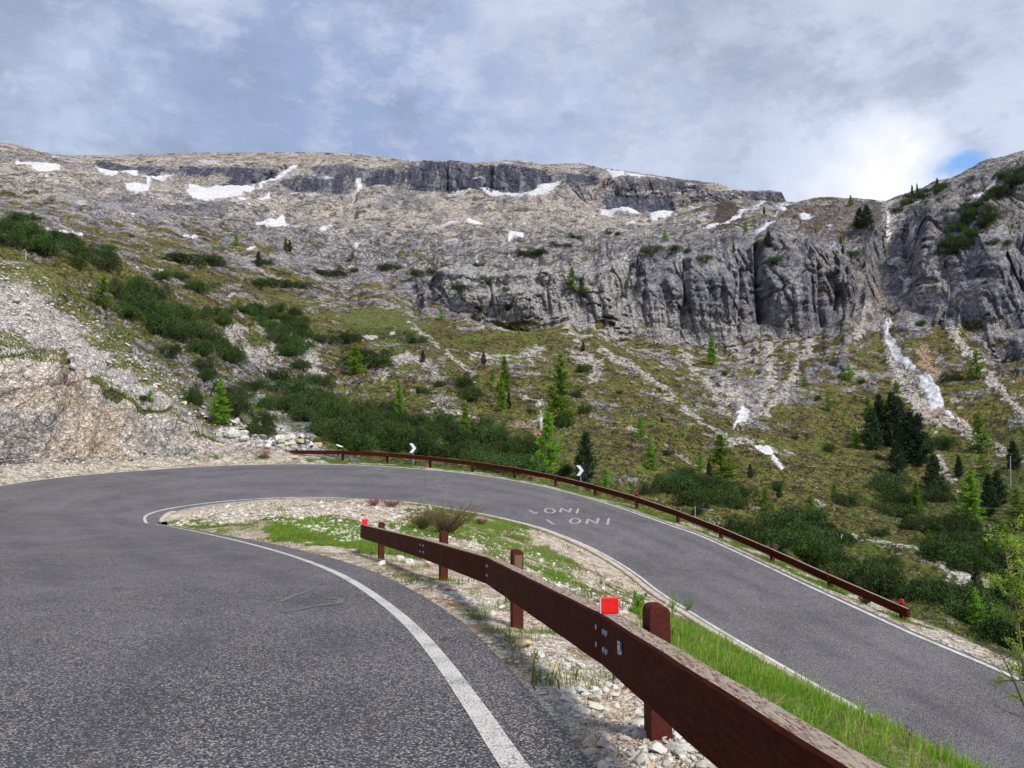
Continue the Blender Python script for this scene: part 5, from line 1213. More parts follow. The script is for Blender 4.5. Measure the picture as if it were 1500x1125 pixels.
# ================================================================= OUTER GUARD RAIL
RP = [(434, 673, 66.2), (502, 676, 65.6), (567, 679.5, 64.4), (630, 684.5, 62.5), (692, 692, 60.2), (754, 701, 57.6), (814, 712, 54.7), (872, 725.5, 51.5), (933, 742.5, 48), (993, 765, 44), (1056, 788, 40.6), (1131, 824, 36.6), (1216, 865, 32.9), (1322, 915, 29)]
BT = [659.5, 660, 663, 668.5, 675.5, 684.5, 696, 710, 727, 747, 771, 802.5, 840, 888]      # beam top edge in the photograph
orail = thing('guard_rail', 'long brown timber guard rail curving round the outside of the hairpin', 'guard rail', (0, 0, 0), group='brown timber guard rails')
base3 = [P(*r) for r in RP]; top3 = [P(r[0], bt, r[2]) for r, bt in zip(RP, BT)]
for i in range(len(RP)):
    a = base3[max(i - 1, 0)]; b = base3[min(i + 1, len(RP) - 1)]; h = (b - a); h[2] = 0; h /= np.linalg.norm(h); sd_ = np.array([-h[1], h[0], 0])
    if sd_ @ np.array([0, 1, 0]) < 0: sd_ = -sd_
    p = base3[i]; tz = top3[i][2]
    post(orail, np.array([p[0], p[1], tz + .09]) + sd_ * .02, p, h, sd_, .17, .15)
for i in range(len(RP) - 1):
    a = top3[i].copy(); b = top3[i + 1].copy(); h = b - a; h[2] = 0; h /= np.linalg.norm(h); sd_ = np.array([-h[1], h[0], 0]); s_ = -1
    if sd_[1] < 0 and sd_[0] < 0: pass
    a -= sd_ * .20; b -= sd_ * .20
    if i == 0: a -= h * .5
    if i == len(RP) - 2: b += h * .45
    else: b -= h * .012
    beam_seg(a, b, .13, .32, M['beam'], 'beam', orail, -1)
    m_ = MB()
    if i % 2 == 0:
        for du in (.1, .2):
            for dz in (-.09, -.22): c = a + (b - a) / np.linalg.norm(b - a) * du + np.array([0, 0, dz]) - sd_ * .002; m_ = MB(); m_.tube([c + sd_ * .004, c - sd_ * .006], .014, 6); m_.build('bolt', M['bolt'], orail)
for i in (8, 13):
    h = base3[i] - base3[i - 1]; h[2] = 0; h /= np.linalg.norm(h); sd_ = np.array([-h[1], h[0], 0]); m_ = MB()
    m_.box(top3[i] + np.array([0, 0, .18]) - sd_ * .02, (.09, .03, .08), [h, sd_, (0, 0, 1)]); m_.build('reflector', M['red'], orail, .01)

# ================================================================= CHEVRON SIGNS
def chevron(px, ytop, ybot, D, label):
    b = P(px, 700 if px < 700 else 712, D); 
    gz = ground(px, 678 if px < 700 else 722)[2]
    c = P(px, (ytop + ybot) / 2, D); hh = (ybot - ytop) / F * D / 2; ww = hh * .80
    tr = thing('chevron_sign', label, 'road sign', (c[0], c[1], c[2]), (0, 0, 0), 'chevron signs behind the outer rail')
    yaw = math.atan2(c[0], c[1]) * -1; tr.rotation_euler = (0, 0, yaw)
    m_ = MB(); m_.box((0, 0, 0), (ww, .012, hh)); m_.build('panel', M['black'], tr, .004)
    m_ = MB(); y = -.016; a = ww * .95
    V = [(-a, y, hh * .92), (-a * .15, y, hh * .92), (a * .72, y, 0), (-a * .15, y, -hh * .92), (-a, y, -hh * .92), (-a * .12, y, 0)]
    V2 = [(x, y + .003, z) for x, _, z in V]
    k = 6; m_.add(V + V2, [(0, 1, 2, 5), (5, 2, 3, 4), (6, 11, 8, 7), (11, 10, 9, 8)] + [(j, (j + 1) % 6, 6 + (j + 1) % 6, 6 + j) for j in range(6)]); m_.build('chevron', M['white'], tr)
    m_ = MB(); m_.tube([(0, .03, hh * .8), (0, .03, -hh - 1.6)], .032, 8); m_.build('pole', M['steel'], tr)
chevron(605.5, 649, 664, 66.5, 'small black sign with white chevron nearer the hairpin apex')
chevron(850.5, 681, 697.5, 55.5, 'small black sign with white chevron before the dark stone pine')
for (px, yt, yb, D, lab) in [(1018, 741, 762, 45.5, 'thin pale marker pole behind the outer guard rail'), (38, 369, 382, 90, 'short pale pole on the crest of the scree slope'), (1480, 668, 705, 118, 'thin grey pole among dark pines on the slope'), (190, 548, 575, 63.5, 'thin dead stake standing on the rim of the rock cut')]:
    a = P(px, yt, D); b = P(px, yb, D); m_ = MB(); r_ = max(.03, .0011 * D * .55); m_.tube([b - np.array([0, 0, 1.0]), a], r_, 6); o = m_.build('marker_pole', M['steel']); tag(o, lab, 'pole', 'thin poles beyond the road')
print('rails', time.time() - T0)

# ================================================================= VEGETATION
def leaf_tris(cen, dirs, ln, wd):
    """slim triangles along dirs; arrays of centres, unit directions, length, width"""
    n_ = len(cen); r = rng.normal(size=(n_, 3)); s_ = np.cross(dirs, r); s_ /= np.linalg.norm(s_, axis=1)[:, None] + 1e-9
    ln = np.broadcast_to(np.asarray(ln, float), (n_,))[:, None]; wd = np.broadcast_to(np.asarray(wd, float), (n_,))[:, None]
    V = np.stack([cen - s_ * wd * .5, cen + s_ * wd * .5, cen + dirs * ln], 1).reshape(-1, 3)
    return V, np.arange(n_ * 3).reshape(-1, 3)
def unit(a): return a / (np.linalg.norm(a, axis=-1, keepdims=True) + 1e-9)
def larch_mesh(i, dense=1.0, wid=.20):
    rr = np.random.default_rng(50 + i); C_, D_ = [], []; tw = MB()
    tw.tube([(0, 0, -.04), (rr.normal() * .006, 0, .5), (0, rr.normal() * .006, 1)], [.016, .009, .002], 6)
    nb = int(125 * dense)
    for k in range(nb):
        z = .06 + .92 * ((k + rr.random()) / nb); a = rr.uniform(0, 6.283); L = (wid * (1 - z) ** .75 * rr.uniform(.55, 1.15) + .012) * (1 - .45 * sstep(.16, .0, z))
        droop = -.10 * L + .12 * L * rr.normal(); d = np.array([math.cos(a), math.sin(a), 0])
        if L > .05: tw.tube([(0, 0, z), tuple(d * L * .5 + np.array([0, 0, z + droop])), tuple(d * L + np.array([0, 0, z + droop * 1.0 + .12 * L]))], [.0035, .0025, .001], 3, False)
        m_ = int(52 * (L / wid) + 12)
        t = rr.random(m_) ** .75; c = d * (L * t)[:, None] + np.array([0, 0, z]) + np.array([0, 0, 1]) * (droop * np.sin(t * 2) + .12 * L * t * t)[:, None]
        c += rr.normal(size=(m_, 3)) * np.array([.013, .013, .010]) * (1 - .5 * z); C_.append(c); dd = unit(rr.normal(size=(m_, 3)) + d * .6 + np.array([0, 0, .35])); D_.append(dd)
    c = np.vstack(C_); V, Fc = leaf_tris(c, np.vstack(D_), rr.uniform(.022, .046, len(c)), .020)
    return tw, new_mesh('crown', V, Fc, M['larch'])
def pine_mesh(i, wid=.22, top=.9):
    rr = np.random.default_rng(150 + i); tw = MB(); tw.tube([(0, 0, -.05), (0, 0, .95)], [.02, .004], 6)
    C_, D_ = [], []; nb = 190
    for k in range(nb):
        z = .03 + .95 * (k + rr.random()) / nb; a = rr.uniform(0, 6.283); prof = min(1.0, (1 - z) * 1.45) ** .85 * (.72 + .28 * sstep(0, .2, z)); L = wid * prof * rr.uniform(.7, 1.15) + .015
        d = np.array([math.cos(a), math.sin(a), 0]); m_ = int(30 * prof + 8); t = rr.random(m_) ** .5
        c = d * (L * t)[:, None] + np.array([0, 0, z]) + np.array([0, 0, 1]) * (.35 * L * t * t)[:, None] + rr.normal(size=(m_, 3)) * .014; C_.append(c); D_.append(unit(rr.normal(size=(m_, 3)) * .8 + d * .7 + np.array([0, 0, .9])))
    c = np.vstack(C_); V, Fc = leaf_tris(c, np.vstack(D_), rr.uniform(.025, .05, len(c)), .017)
    return tw, new_mesh('crown', V, Fc, M['pine'])
def mugo_mesh(i, n_=5400):
    rr = np.random.default_rng(250 + i); tw = MB(); C_, D_ = [], []
    lobes = [(rr.uniform(-.6, .6), rr.uniform(-.5, .5), rr.uniform(.22, .46), rr.uniform(.28, .60)) for _ in range(12)]
    for (lx, ly, lr, lh) in lobes:
        for _ in range(3):
            a = rr.uniform(0, 6.28); tw.tube([(lx * .2, ly * .2, -.05), (lx * .7, ly * .7, lh * .35), (lx + math.cos(a) * lr * .4, ly + math.sin(a) * lr * .4, lh * .8)], [.022, .015, .006], 4, False)
        m_ = n_ // 12; a = rr.uniform(0, 6.283, m_); u = rr.random(m_) ** .5; hgt = np.sqrt(np.clip(1 - u * u, 0, 1)); depth = rr.random(m_) ** 2 * .35
        c = np.stack([lx + np.cos(a) * u * lr, ly + np.sin(a) * u * lr, hgt * lh * (1 - depth) * (1 + .25 * np.sin(a * 3 + lx * 9) * u)], 1); c += rr.normal(size=c.shape) * .018
        C_.append(c); D_.append(unit(np.stack([np.cos(a) * u * .6, np.sin(a) * u * .6, np.ones(m_) * .8], 1) + rr.normal(size=(m_, 3)) * .6))
    c = np.vstack(C_); V, Fc = leaf_tris(c, np.vstack(D_), rr.uniform(.028, .062, len(c)), .026)
    return tw, new_mesh('crown', V, Fc, M['mugo'])
def proto(kind, label, cat, group, tw, crown):
    r = thing(kind, label, cat, group=group); tk = tw.build('trunk' if kind != 'mugo_pine' else 'branches', M['bark'], r); cr = link('crown', crown, r); return r
PR = {'larch': [], 'stone_pine': [], 'mugo_pine': []}; used = {}
meshes = {'larch': [larch_mesh(0, 1.0, .26), larch_mesh(1, .95, .31), larch_mesh(2, 1.2, .21), larch_mesh(3, .8, .36)],
          'stone_pine': [pine_mesh(0, .19), pine_mesh(1, .22), pine_mesh(2, .16)],
          'mugo_pine': [mugo_mesh(i) for i in range(5)]}
GRP = {'larch': 'larches scattered over the slopes', 'stone_pine': 'dark stone pines on the slopes', 'mugo_pine': 'mugo pine shrubs on the slopes'}
CAT = {'larch': 'tree', 'stone_pine': 'tree', 'mugo_pine': 'shrub'}
def plant(kind, p, h, label, wscale=1.0, var=None):
    L = meshes[kind]; v_ = rng.integers(len(L)) if var is None else var; key = (kind, int(v_))
    if key not in used:
        r = proto(kind, label, CAT[kind], GRP[kind], *L[v_]); used[key] = r
    else:
        r = copy_tree(used[key]); r['label'] = label
    r.location = tuple(p); r.rotation_euler = (rng.uniform(-.04, .04), rng.uniform(-.04, .04), rng.uniform(0, 6.28)); r.scale = (h * wscale, h * wscale, h); return r
def tree_at(kind, px, yb, hpx, label, ws=1.0, var=None, minS=2.2):
    p = ground(px, yb, minS); D = p[1]; kk = 1.2 if kind == 'larch' else 1.15 if 1270 < px < 1360 and yb > 600 else 1.05
    plant(kind, p - np.array([0, 0, .02 * hpx / F * D]), hpx / F * D * kk, label, ws * (1.1 if kind == 'stone_pine' else 1.0), var)
LAR = [(332, 622, 58, 'bright green larch among mugo pines on the slope left of the rail', 1.0, 0), (152, 451, 40, 'fresh green larch at the head of the mugo belt over the scree', 1.3, 3), (519, 549, 40, 'bright larch between dark shrubs above the mugo belt', 1.2, 1), (740, 573, 44, 'taller of two slim larches one behind the other', .9, 2),
       (733, 602, 40, 'lower of two slim larches one behind the other', 1.0, 2), (818, 626, 92, 'tallest larch, standing alone on the slope behind the second chevron sign', .95, 0), (802, 692, 76, 'tall bright larch right behind the outer rail beside the dark pine', 1.05, 1), (582, 612, 44, 'thin pale larch in the middle of the mugo belt', .9, 2),
       (682, 650, 52, 'slender larch at the east edge of the mugo belt', .8, 2), (1057, 716, 68, 'broad bright larch over the dark shrub mass', 1.25, 1), (1117, 752, 32, 'small twin-crowned larch below the broad larch', 1.3, 3), (952, 688, 38, 'bright cone-shaped young larch on open grass', 1.05, 0), (938, 645, 30, 'small larch uphill of the cone-shaped one', 1.0, 1),
       (887, 714, 24, 'low larch bush just right of the dark stone pine', 1.5, 3), (1177, 568, 16, 'tiny larch below the foot of the big cliff', 1.2, 3), (1242, 556, 20, 'tiny round larch on brown slope west of the snow tongue', 1.5, 3), (1213, 602, 20, 'small larch alone in mid slope above a stony gully', 1.3, 3), (1255, 656, 26, 'blue-green young larch left of the pine cluster', 1.1, 0),
       (1272, 612, 26, 'bright larch at the upper left of the pine cluster', 1.0, 1), (1295, 612, 24, 'bright larch in front of the pine cluster', 1.1, 0), (1437, 664, 50, 'larch at the lower end of the snow gully runout', 1.15, 1), (1421, 768, 66, 'large bright larch on the lower right slope', 1.15, 0), (1440, 698, 28, 'small larch uphill of the large lower right larch', 1.2, 3),
       (1342, 754, 40, 'pale narrow larch beside the dark shrubs', .9, 2), (1355, 812, 30, 'small bright larch in the big dark shrub mass', 1.1, 3), (1180, 756, 26, 'little larch on the edge of the shrubs behind the rail', 1.1, 1), (1430, 919, 48, 'bright cone-shaped larch past the end of the outer rail', 1.1, 0), (1043, 535, 40, 'larch standing on the ledge under the big cliff', .9, 2),
       (1430, 556, 34, 'larch on the pale stone run at the foot of the right cliff', 1.3, 1), (838, 428, 32, 'larch standing on top of the pale slabs', 1.1, 1), (973, 356, 15, 'small larch on the rim above the big cliff', 1.2, 3), (345, 360, 16, 'small larch on grass below the grey bank', 1.1, 3), (417, 369, 18, 'larch with dark companion on the western slope', 1.0, 2),
       (1092, 340, 14, 'tiny larch by the diagonal snow ledge', 1.0, 0), (1073, 370, 14, 'tiny larch on the rim west of the chimney', 1.0, 2), (1246, 301, 13, 'tiny larch on the skyline of the saddle', 1.2, 1), (1232, 358, 13, 'little larch on the slabs below the twin pines', 1.2, 0), (1470, 812, 40, 'light green larch near the right edge above the dark hollow', 1.3, 1),
       (1492, 770, 46, 'light green larch at the right edge below the stone run', 1.3, 3), (1488, 852, 44, 'ragged larch at the right edge over the dark pines', 1.3, 1), (1448, 838, 34, 'small larch between the large larch and the dark pines', 1.2, 3), (1223, 730, 20, 'small larch over the winding stone run', 1.1, 0), (1025, 690, 20, 'small larch left of the broad larch', 1.2, 3), (720, 560, 16, 'tiny larch left of the slim pair', 1.0, 0),
       (645, 470, 14, 'tiny larch on the bright grassy bank', 1.2, 3), (350, 455, 16, 'tiny larch beside dark shrubs above the ravine', 1.1, 3), (236, 590, 16, 'low larch sprout on the scree edge', 1.5, 3), (1313, 575, 16, 'tiny larch between snow tongue and pine cluster', 1.1, 0), (1040, 785, 16, 'larch sprout right behind the marker pole', 1.4, 3)]
for (x, y, h, lab, ws, v_) in LAR: tree_at('larch', x, y, h, lab, ws, v_)
PIN = [(857, 705, 70, 'dark columnar stone pine behind the second chevron sign', .95, 0), (1280, 660, 54, 'leftmost dark pine of the cluster under the snow tongue', 1.0, 1), (1290, 648, 62, 'second dark pine of the cluster, tall and narrow', .9, 2), (1307, 655, 70, 'tallest dark pine at the heart of the cluster', 1.0, 1), (1320, 650, 60, 'dark pine just right of the tallest in the cluster', 1.0, 0),
       (1333, 678, 66, 'broad dark pine on the right of the cluster', 1.05, 1), (1348, 685, 68, 'rightmost dark pine of the cluster', 1.0, 0), (1313, 695, 42, 'small dark pine standing in front of the cluster', 1.1, 1), (1368, 718, 50, 'dark pine below and right of the cluster', 1.1, 1), (1428, 872, 44, 'dark pine above the cone-shaped larch at the rail end', .9, 2),
       (1447, 758, 60, 'dark pine right behind the large lower right larch', .9, 0), (1462, 742, 50, 'dark pine between the large larch and the right edge', 1.0, 1), (1035, 706, 30, 'dark young pine left of the broad larch', .8, 2), (1263, 337, 32, 'left of the twin dark pines high on the slabs', 1.1, 1), (1273, 337, 34, 'right of the twin dark pines high on the slabs', 1.1, 1),
       (1337, 287, 16, 'left of two tiny pines on the right skyline', .7, 2), (1345, 284, 16, 'right of two tiny pines on the right skyline', .6, 2), (1375, 276, 15, 'single tiny pine higher up on the right skyline', .9, 2), (1123, 363, 26, 'dark pine at the head of the chimney', .9, 0), (1119, 314, 11, 'tiny dark pine by the flat-topped crag', .9, 2), (853, 515, 16, 'small dark pine on the pale rock patch', .9, 0),
       (707, 534, 18, 'small dark pine on open grass uphill of the larch pair', .9, 1), (618, 531, 18, 'small dark pine right of the shrub row', 1.0, 1), (422, 370, 18, 'dark companion of the larch on the western slope', .9, 0), (376, 392, 24, 'dark pine on a shrub mat of the western slope', .9, 1), (1478, 880, 60, 'dark pine at the right edge above the gravel bank', 1.1, 1),
       (1498, 905, 70, 'tall dark pine cut by the right edge', 1.0, 0), (1462, 900, 44, 'low dark pine in the hollow at the right edge', 1.1, 1), (1485, 690, 40, 'dark pine at the right edge by the thin grey pole', 1.1, 0), (1405, 700, 30, 'small dark pine right of the small larch', 1.0, 2), (1232, 373, 14, 'tiny dark pine on slabs above the big cliff', .9, 2), (730, 575, 12, 'tiny dark pine beside the slim larches', 1.0, 1),
       (745, 600, 24, 'dark pine behind the lower slim larch', .8, 2), (1100, 700, 20, 'small dark pine right of the broad larch', .9, 1), (1135, 730, 16, 'tiny dark pine on grass right of the twin larch', 1.1, 1), (968, 620, 9, 'tiny dark pine in the open brown slope', 1.0, 0)]
for (x, y, h, lab, ws, v_) in PIN: tree_at('stone_pine', x, y, h, lab, ws, v_)
# mugo pines: outlines / ellipses of the dark mats
MUG = [  # (label, [ellipses (cx, cy, w, h)] or polygon, spacing px factor)
 ('dark mugo pine in the long belt over the scree crest', [(-20, 330), (0, 333), (40, 340), (90, 358), (150, 380), (168, 388), (165, 402), (135, 400), (105, 390), (80, 378), (45, 368), (0, 358), (-20, 352)], 1.0),
 ('dark mugo pine in the diagonal belt running down to the verge', [(165, 425), (200, 425), (235, 440), (265, 470), (290, 490), (330, 505), (362, 525), (355, 538), (320, 530), (280, 515), (240, 495), (205, 478), (175, 455)], 1.0),
 ('mugo pine in the wide belt behind the outer guard rail', [(430, 572), (480, 562), (540, 597), (600, 615), (690, 645), (760, 660), (795, 690), (760, 697), (690, 680), (600, 668), (520, 660), (480, 650), (440, 610)], 1.0),
 ('mugo pine in the rounded mat above the rocky ravine', [(350, 456), (390, 450), (435, 462), (445, 482), (445, 515), (425, 522), (392, 502), (375, 478)], 1.0),
 ('mugo pine in the dark mass left of the twin-crowned larch', [(980, 712), (1010, 702), (1050, 712), (1090, 725), (1085, 748), (1040, 748), (1000, 738)], 1.0),
 ('mugo pine in the large mass behind the rail under the winding stones', [(1080, 780), (1130, 768), (1170, 760), (1200, 780), (1210, 805), (1200, 828), (1150, 815), (1100, 795)], 1.0),
 ('mugo pine in the broad dark mass on the lower right slope', [(1345, 775), (1380, 765), (1430, 775), (1450, 800), (1440, 835), (1400, 838), (1360, 820)], 1.0),
 ('mugo pine in the dark diagonal belt below the sloping snowfield', [(1500, 250), (1470, 262), (1442, 286), (1420, 305), (1400, 325), (1385, 350), (1368, 375), (1375, 384), (1392, 372), (1412, 364), (1418, 348), (1447, 328), (1450, 305), (1500, 266)], 1.0),
 ('mugo pine on the skyline shoulder beneath the two tiny pines', [(1318, 300), (1345, 286), (1370, 276), (1390, 276), (1385, 284), (1350, 294), (1330, 305)], 1.0),
 ('mugo pine in the shaded thicket at the foot of the road bank', [(1200, 835), (1240, 850), (1300, 872), (1340, 885), (1400, 912), (1450, 935), (1500, 960), (1500, 905), (1440, 895), (1380, 878), (1300, 850), (1230, 825)], 1.0),
]
for e, lab in [((35, 320, 70, 9), 'mugo pine mat on the western slope above the long belt'), ((245, 404, 60, 10), 'mugo pine in the thin strip beyond the larch over the scree'), ((290, 380, 85, 20), 'mugo pine in the mat under the grassy slope with snow patch'), ((290, 421, 48, 16), 'mugo pine in the small mat under the thin strip'), ((157, 364, 22, 8), 'lone mugo pine above the scree belt'), ((383, 384, 40, 12), 'mugo pine around the dark pine on the western slope'), ((405, 413, 90, 18), 'mugo pine in the long mat on the middle western slope'), ((483, 398, 58, 13), 'mugo pine in the mat east of the long western mat'), ((323, 466, 46, 24), 'mugo pine left of the rounded ravine mat'),
          ((440, 534, 34, 16), 'round mugo pine below the ravine mat'), ((453, 552, 34, 17), 'round mugo pine just above the wide belt'), ((300, 546, 50, 24), 'mugo pine beside the end of the diagonal belt'), ((480, 492, 42, 24), 'mugo pine at the left of the bright grassy bank'), ((247, 516, 34, 18), 'mugo pine on the scree edge below the diagonal belt'), ((293, 582, 42, 26), 'mugo pine left of the bright larch on the slope'), ((345, 588, 56, 44), 'mugo pine around the bright larch on the slope'), ((362, 564, 38, 16), 'mugo pine uphill of the bright larch on the slope'),
          ((390, 625, 50, 34), 'mugo pine over the pale boulders at the verge'), ((410, 562, 80, 36), 'mugo pine leading into the wide belt'), ((405, 592, 50, 22), 'mugo pine on the slope between larch and wide belt'), ((490, 632, 60, 26), 'mugo pine over the western end of the outer rail'), ((420, 512, 44, 22), 'mugo pine at the low edge of the ravine mat'), ((535, 527, 84, 26), 'mugo pine in the row beside the larch between shrubs'), ((683, 570, 52, 40), 'large solitary mugo pine dome in mid slope'), ((707, 622, 40, 22), 'mugo pine between slim larches and the belt'), ((713, 645, 40, 16), 'mugo pine beyond the belt near the slender larch'),
          ((757, 657, 55, 32), 'mugo pine dome left of the tall bright larch'), ((842, 577, 20, 12), 'small mugo pine right of the tallest larch'), ((855, 601, 20, 11), 'small mugo pine downhill of the tallest larch'), ((820, 618, 46, 22), 'mugo pine at the foot of the tallest larch'), ((855, 540, 22, 11), 'mugo pine on the pale rock patch'), ((640, 563, 22, 9), 'small mugo pine left of the solitary dome'), ((617, 571, 14, 10), 'tiny mugo pine west of the solitary dome'), ((776, 604, 14, 8), 'tiny mugo pine near the thin snow sliver'),
          ((820, 356, 40, 16), 'mugo pine in the lower mat on the talus foot'), ((843, 346, 24, 11), 'mugo pine in the upper mat on the talus foot'), ((777, 373, 42, 9), 'mugo pine in the flat mat below the talus foot'), ((700, 389, 20, 5), 'mugo pine on a ledge near the snow fleck'), ((620, 402, 40, 9), 'mugo pine in the thin mat on the grey slabs'), ((715, 410, 38, 14), 'mugo pine in the right half of the double mat'), ((675, 420, 38, 13), 'mugo pine in the left half of the double mat'), ((740, 424, 12, 7), 'tiny mugo pine below the double mat'), ((567, 393, 34, 8), 'mugo pine in the small mat west of the slabs'),
          ((518, 396, 18, 8), 'tiny mugo pine on the grass edge'), ((612, 494, 46, 22), 'mugo pine pair below the bright grassy bank'), ((515, 491, 40, 22), 'mugo pine at the foot of the bright grassy bank'), ((848, 427, 26, 12), 'mugo pine under the larch on the pale slabs'), ((968, 366, 50, 11), 'mugo pine on the rim of the big cliff'), ((900, 344, 22, 5), 'mugo pine below the snow slivers'), ((1030, 378, 24, 11), 'mugo pine on the cliff rim east of the larch'), ((1003, 368, 20, 7), 'small mugo pine on the cliff rim'), ((1137, 381, 30, 12), 'mugo pine right of the chimney'), ((1125, 352, 18, 12), 'mugo pine below the dark pine at the chimney head'),
          ((1247, 372, 26, 11), 'mugo pine on slabs under the twin pines'), ((1262, 325, 40, 18), 'mugo pine beside the twin dark pines'), ((1317, 308, 18, 9), 'mugo pine by the western arm of the rocky gully'), ((1443, 356, 28, 7), 'mugo pine on the right wall ledge'), ((1392, 552, 34, 13), 'dark mugo pine beside the tan soil slip'), ((1347, 474, 20, 9), 'mugo pine under the right-hand wall'), ((1258, 559, 14, 7), 'small mugo pine by the tiny round larch'), ((1140, 714, 28, 12), 'mugo pine on open grass above the shrub mass'), ((1213, 657, 24, 12), 'mugo pine alone under the small mid slope larch'), ((1238, 733, 38, 20), 'mugo pine left of the cluster thicket'),
          ((1300, 712, 72, 26), 'mugo pine in the thicket under the pine cluster'), ((1310, 742, 68, 30), 'mugo pine in the lower thicket under the pine cluster'), ((1375, 725, 50, 24), 'mugo pine below the rightmost cluster pines'), ((1380, 645, 40, 24), 'mugo pine right of the pine cluster'), ((1277, 778, 34, 12), 'mugo pine on grass over the long pale stone run'), ((1240, 788, 30, 10), 'small mugo pine beside the winding stones'), ((1375, 862, 46, 18), 'mugo pine below the broad lower mass'), ((1283, 836, 50, 26), 'lighter mugo pine behind the rail near its end'), ((1467, 782, 24, 16), 'mugo pine near the right edge pines'), ((1197, 583, 14, 7), 'tiny mugo pine on the mid slope'),
          ((1430, 660, 20, 8), 'mugo pine at the foot of the runout larch'), ((945, 716, 30, 18), 'mugo pine behind the rail below the small larch'), ((975, 662, 20, 11), 'mugo pine right of the cone-shaped young larch'), ((190, 345, 12, 4), 'tiny mugo pine on the western rock rib'), ((225, 590, 14, 6), 'tiny mugo pine on the scree'), ((905, 575, 10, 5), 'tiny mugo pine on the open slope'), ((1060, 548, 14, 6), 'mugo pine under a ledge of the cliff foot'), ((1163, 640, 12, 6), 'tiny mugo pine on the hollow slope'), ((1015, 750, 30, 12), 'mugo pine behind the rail by the marker pole'), ((830, 690, 30, 16), 'mugo pine between tall larch and dark stone pine')]:
    MUG.append((lab, e, 1.0))
nm = 0
def base_of(cx, cy): return ground(cx, cy, 2.3)
for lab, shp, k in MUG:
    pl_ = []
    if isinstance(shp, tuple):
        cx, cy, w_, h_ = shp; p0 = ground(cx, cy + h_ * .4, 2.3); D = p0[1]; W = w_ / F * D; H = h_ / F * D
        dia = min(max(W, 1.2), max(4.2, 3.0 * H)); n_ = max(1, int(round(W / (dia * .62)))) if W > dia * 1.15 else 1
        rows_ = 2 if h_ > 22 and D < 200 and w_ > 45 else 1
        n_ = min(n_, 3)
        for r_ in range(rows_):
            for j in range(n_):
                t = (j + .5) / n_ - .5; px = cx + t * w_ * .82 + rng.normal() * 1.0; py = cy + h_ * (.42 - .50 * r_) + rng.normal() * .6
                pl_.append((px, py, dia * rng.uniform(.85, 1.1), min(H * (.95 if rows_ == 1 else .7), 2.8) * rng.uniform(.85, 1.1)))
    else:
        poly = np.array(shp, float); x0, y0 = poly.min(0); x1, y1 = poly.max(0); tries = 0; D = ground(poly[:, 0].mean(), poly[:, 1].mean(), 2.3)[1]
        dm = (9.0 if D > 300 else 6.0 if D > 140 else 5.2 if D > 100 else 3.8); sp_ = max(dm * .50 / D * F, 6)
        while tries < 500:
            tries += 1; x = rng.uniform(x0, x1); y = rng.uniform(y0, y1 + 2)
            if not inpoly(np.array([x]), np.array([y]), shp)[0]: continue
            if any(((x - a) / sp_) ** 2 + ((y - b) / (sp_ * .55)) ** 2 < 1 for a, b, _, _ in pl_): continue
            pl_.append((x, y, dm * rng.uniform(.8, 1.25), dm * (.42 if D < 300 else .36) * rng.uniform(.8, 1.3)))
    pl_.sort(key=lambda q_: q_[0]); NL = len(pl_)
    for q_i, (px, py, dia, hh) in enumerate(pl_):
        p = ground(px, py, 2.3); hh = max(hh, .45)
        v_ = int(rng.integers(5)); k_ = q_i + 1; od = '%d%s' % (k_, 'th' if 10 < k_ % 100 < 14 else {1: 'st', 2: 'nd', 3: 'rd'}.get(k_ % 10, 'th'))
        pre = '' if NL == 1 else ('left of two: ', 'right of two: ')[q_i] if NL == 2 else ('left of three: ', 'middle of three: ', 'right of three: ')[q_i] if NL == 3 else od + ' from left: '
        r = plant('mugo_pine', p - np.array([0, 0, .15 * hh]), 1, pre + lab, 1, v_)
        r.scale = (dia * .72, dia * .70 * rng.uniform(.8, 1.1), hh * 1.25 / .62); nm += 1
print('mugo', nm, time.time() - T0)

# ---- plants of the verge
def twig_bush(name, base, h, spread, nst, label, cat, mt_t, mt_l, leafn, leafs, fl=False):
    r = thing(name, label, cat, tuple(base)); tw = MB(); C_, D_ = [], []
    for _ in range(nst):
        a = rng.uniform(0, 6.283); d = np.array([math.cos(a), math.sin(a), 0]) * rng.uniform(.15, 1) * spread; hh = h * rng.uniform(.6, 1)
        p0 = d * .12; p1 = d * .5 + np.array([0, 0, hh * .55]); p2 = d + np.array([0, 0, hh]) + rng.normal(size=3) * .03 * h
        tw.tube([p0, p1, p2], [.006 * h + .002, .004 * h + .001, .001], 4, False)
        for _ in range(4):
            t = rng.uniform(.3, 1); q = p0 + (p2 - p0) * t; e = q + unit(d + rng.normal(size=3) * spread * .5 + np.array([0, 0, .3 * h])) * h * rng.uniform(.12, .25); tw.tube([q, e], [.003 * h + .0005, .0008], 3, False)
            m_ = leafn; tt_ = rng.random(m_); C_.append(q + (e - q) * tt_[:, None] + rng.normal(size=(m_, 3)) * .012 * h); D_.append(unit(rng.normal(size=(m_, 3)) + np.array([0, 0, .7])))
    tw.build('stems', mt_t, r)
    if leafn:
        c = np.vstack(C_); V, Fc = leaf_tris(c, np.vstack(D_), leafs, leafs * .55); link('foliage', new_mesh('foliage', V, Fc, mt_l), r)
    return r
for (x, y, wpx, hpx, lab) in [(655, 782, 78, 48, 'bare twiggy willow bush on the verge beyond the near rail'), (620, 775, 40, 26, 'lower brown bush left of the twiggy willow')]:
    h = island_hit(x, y); D = h[1]; twig_bush('willow_bush', h, hpx / F * D * .95, wpx / F * D * .72, 230, lab, 'bush', M['twig'], M['weeds'], 5, .035)
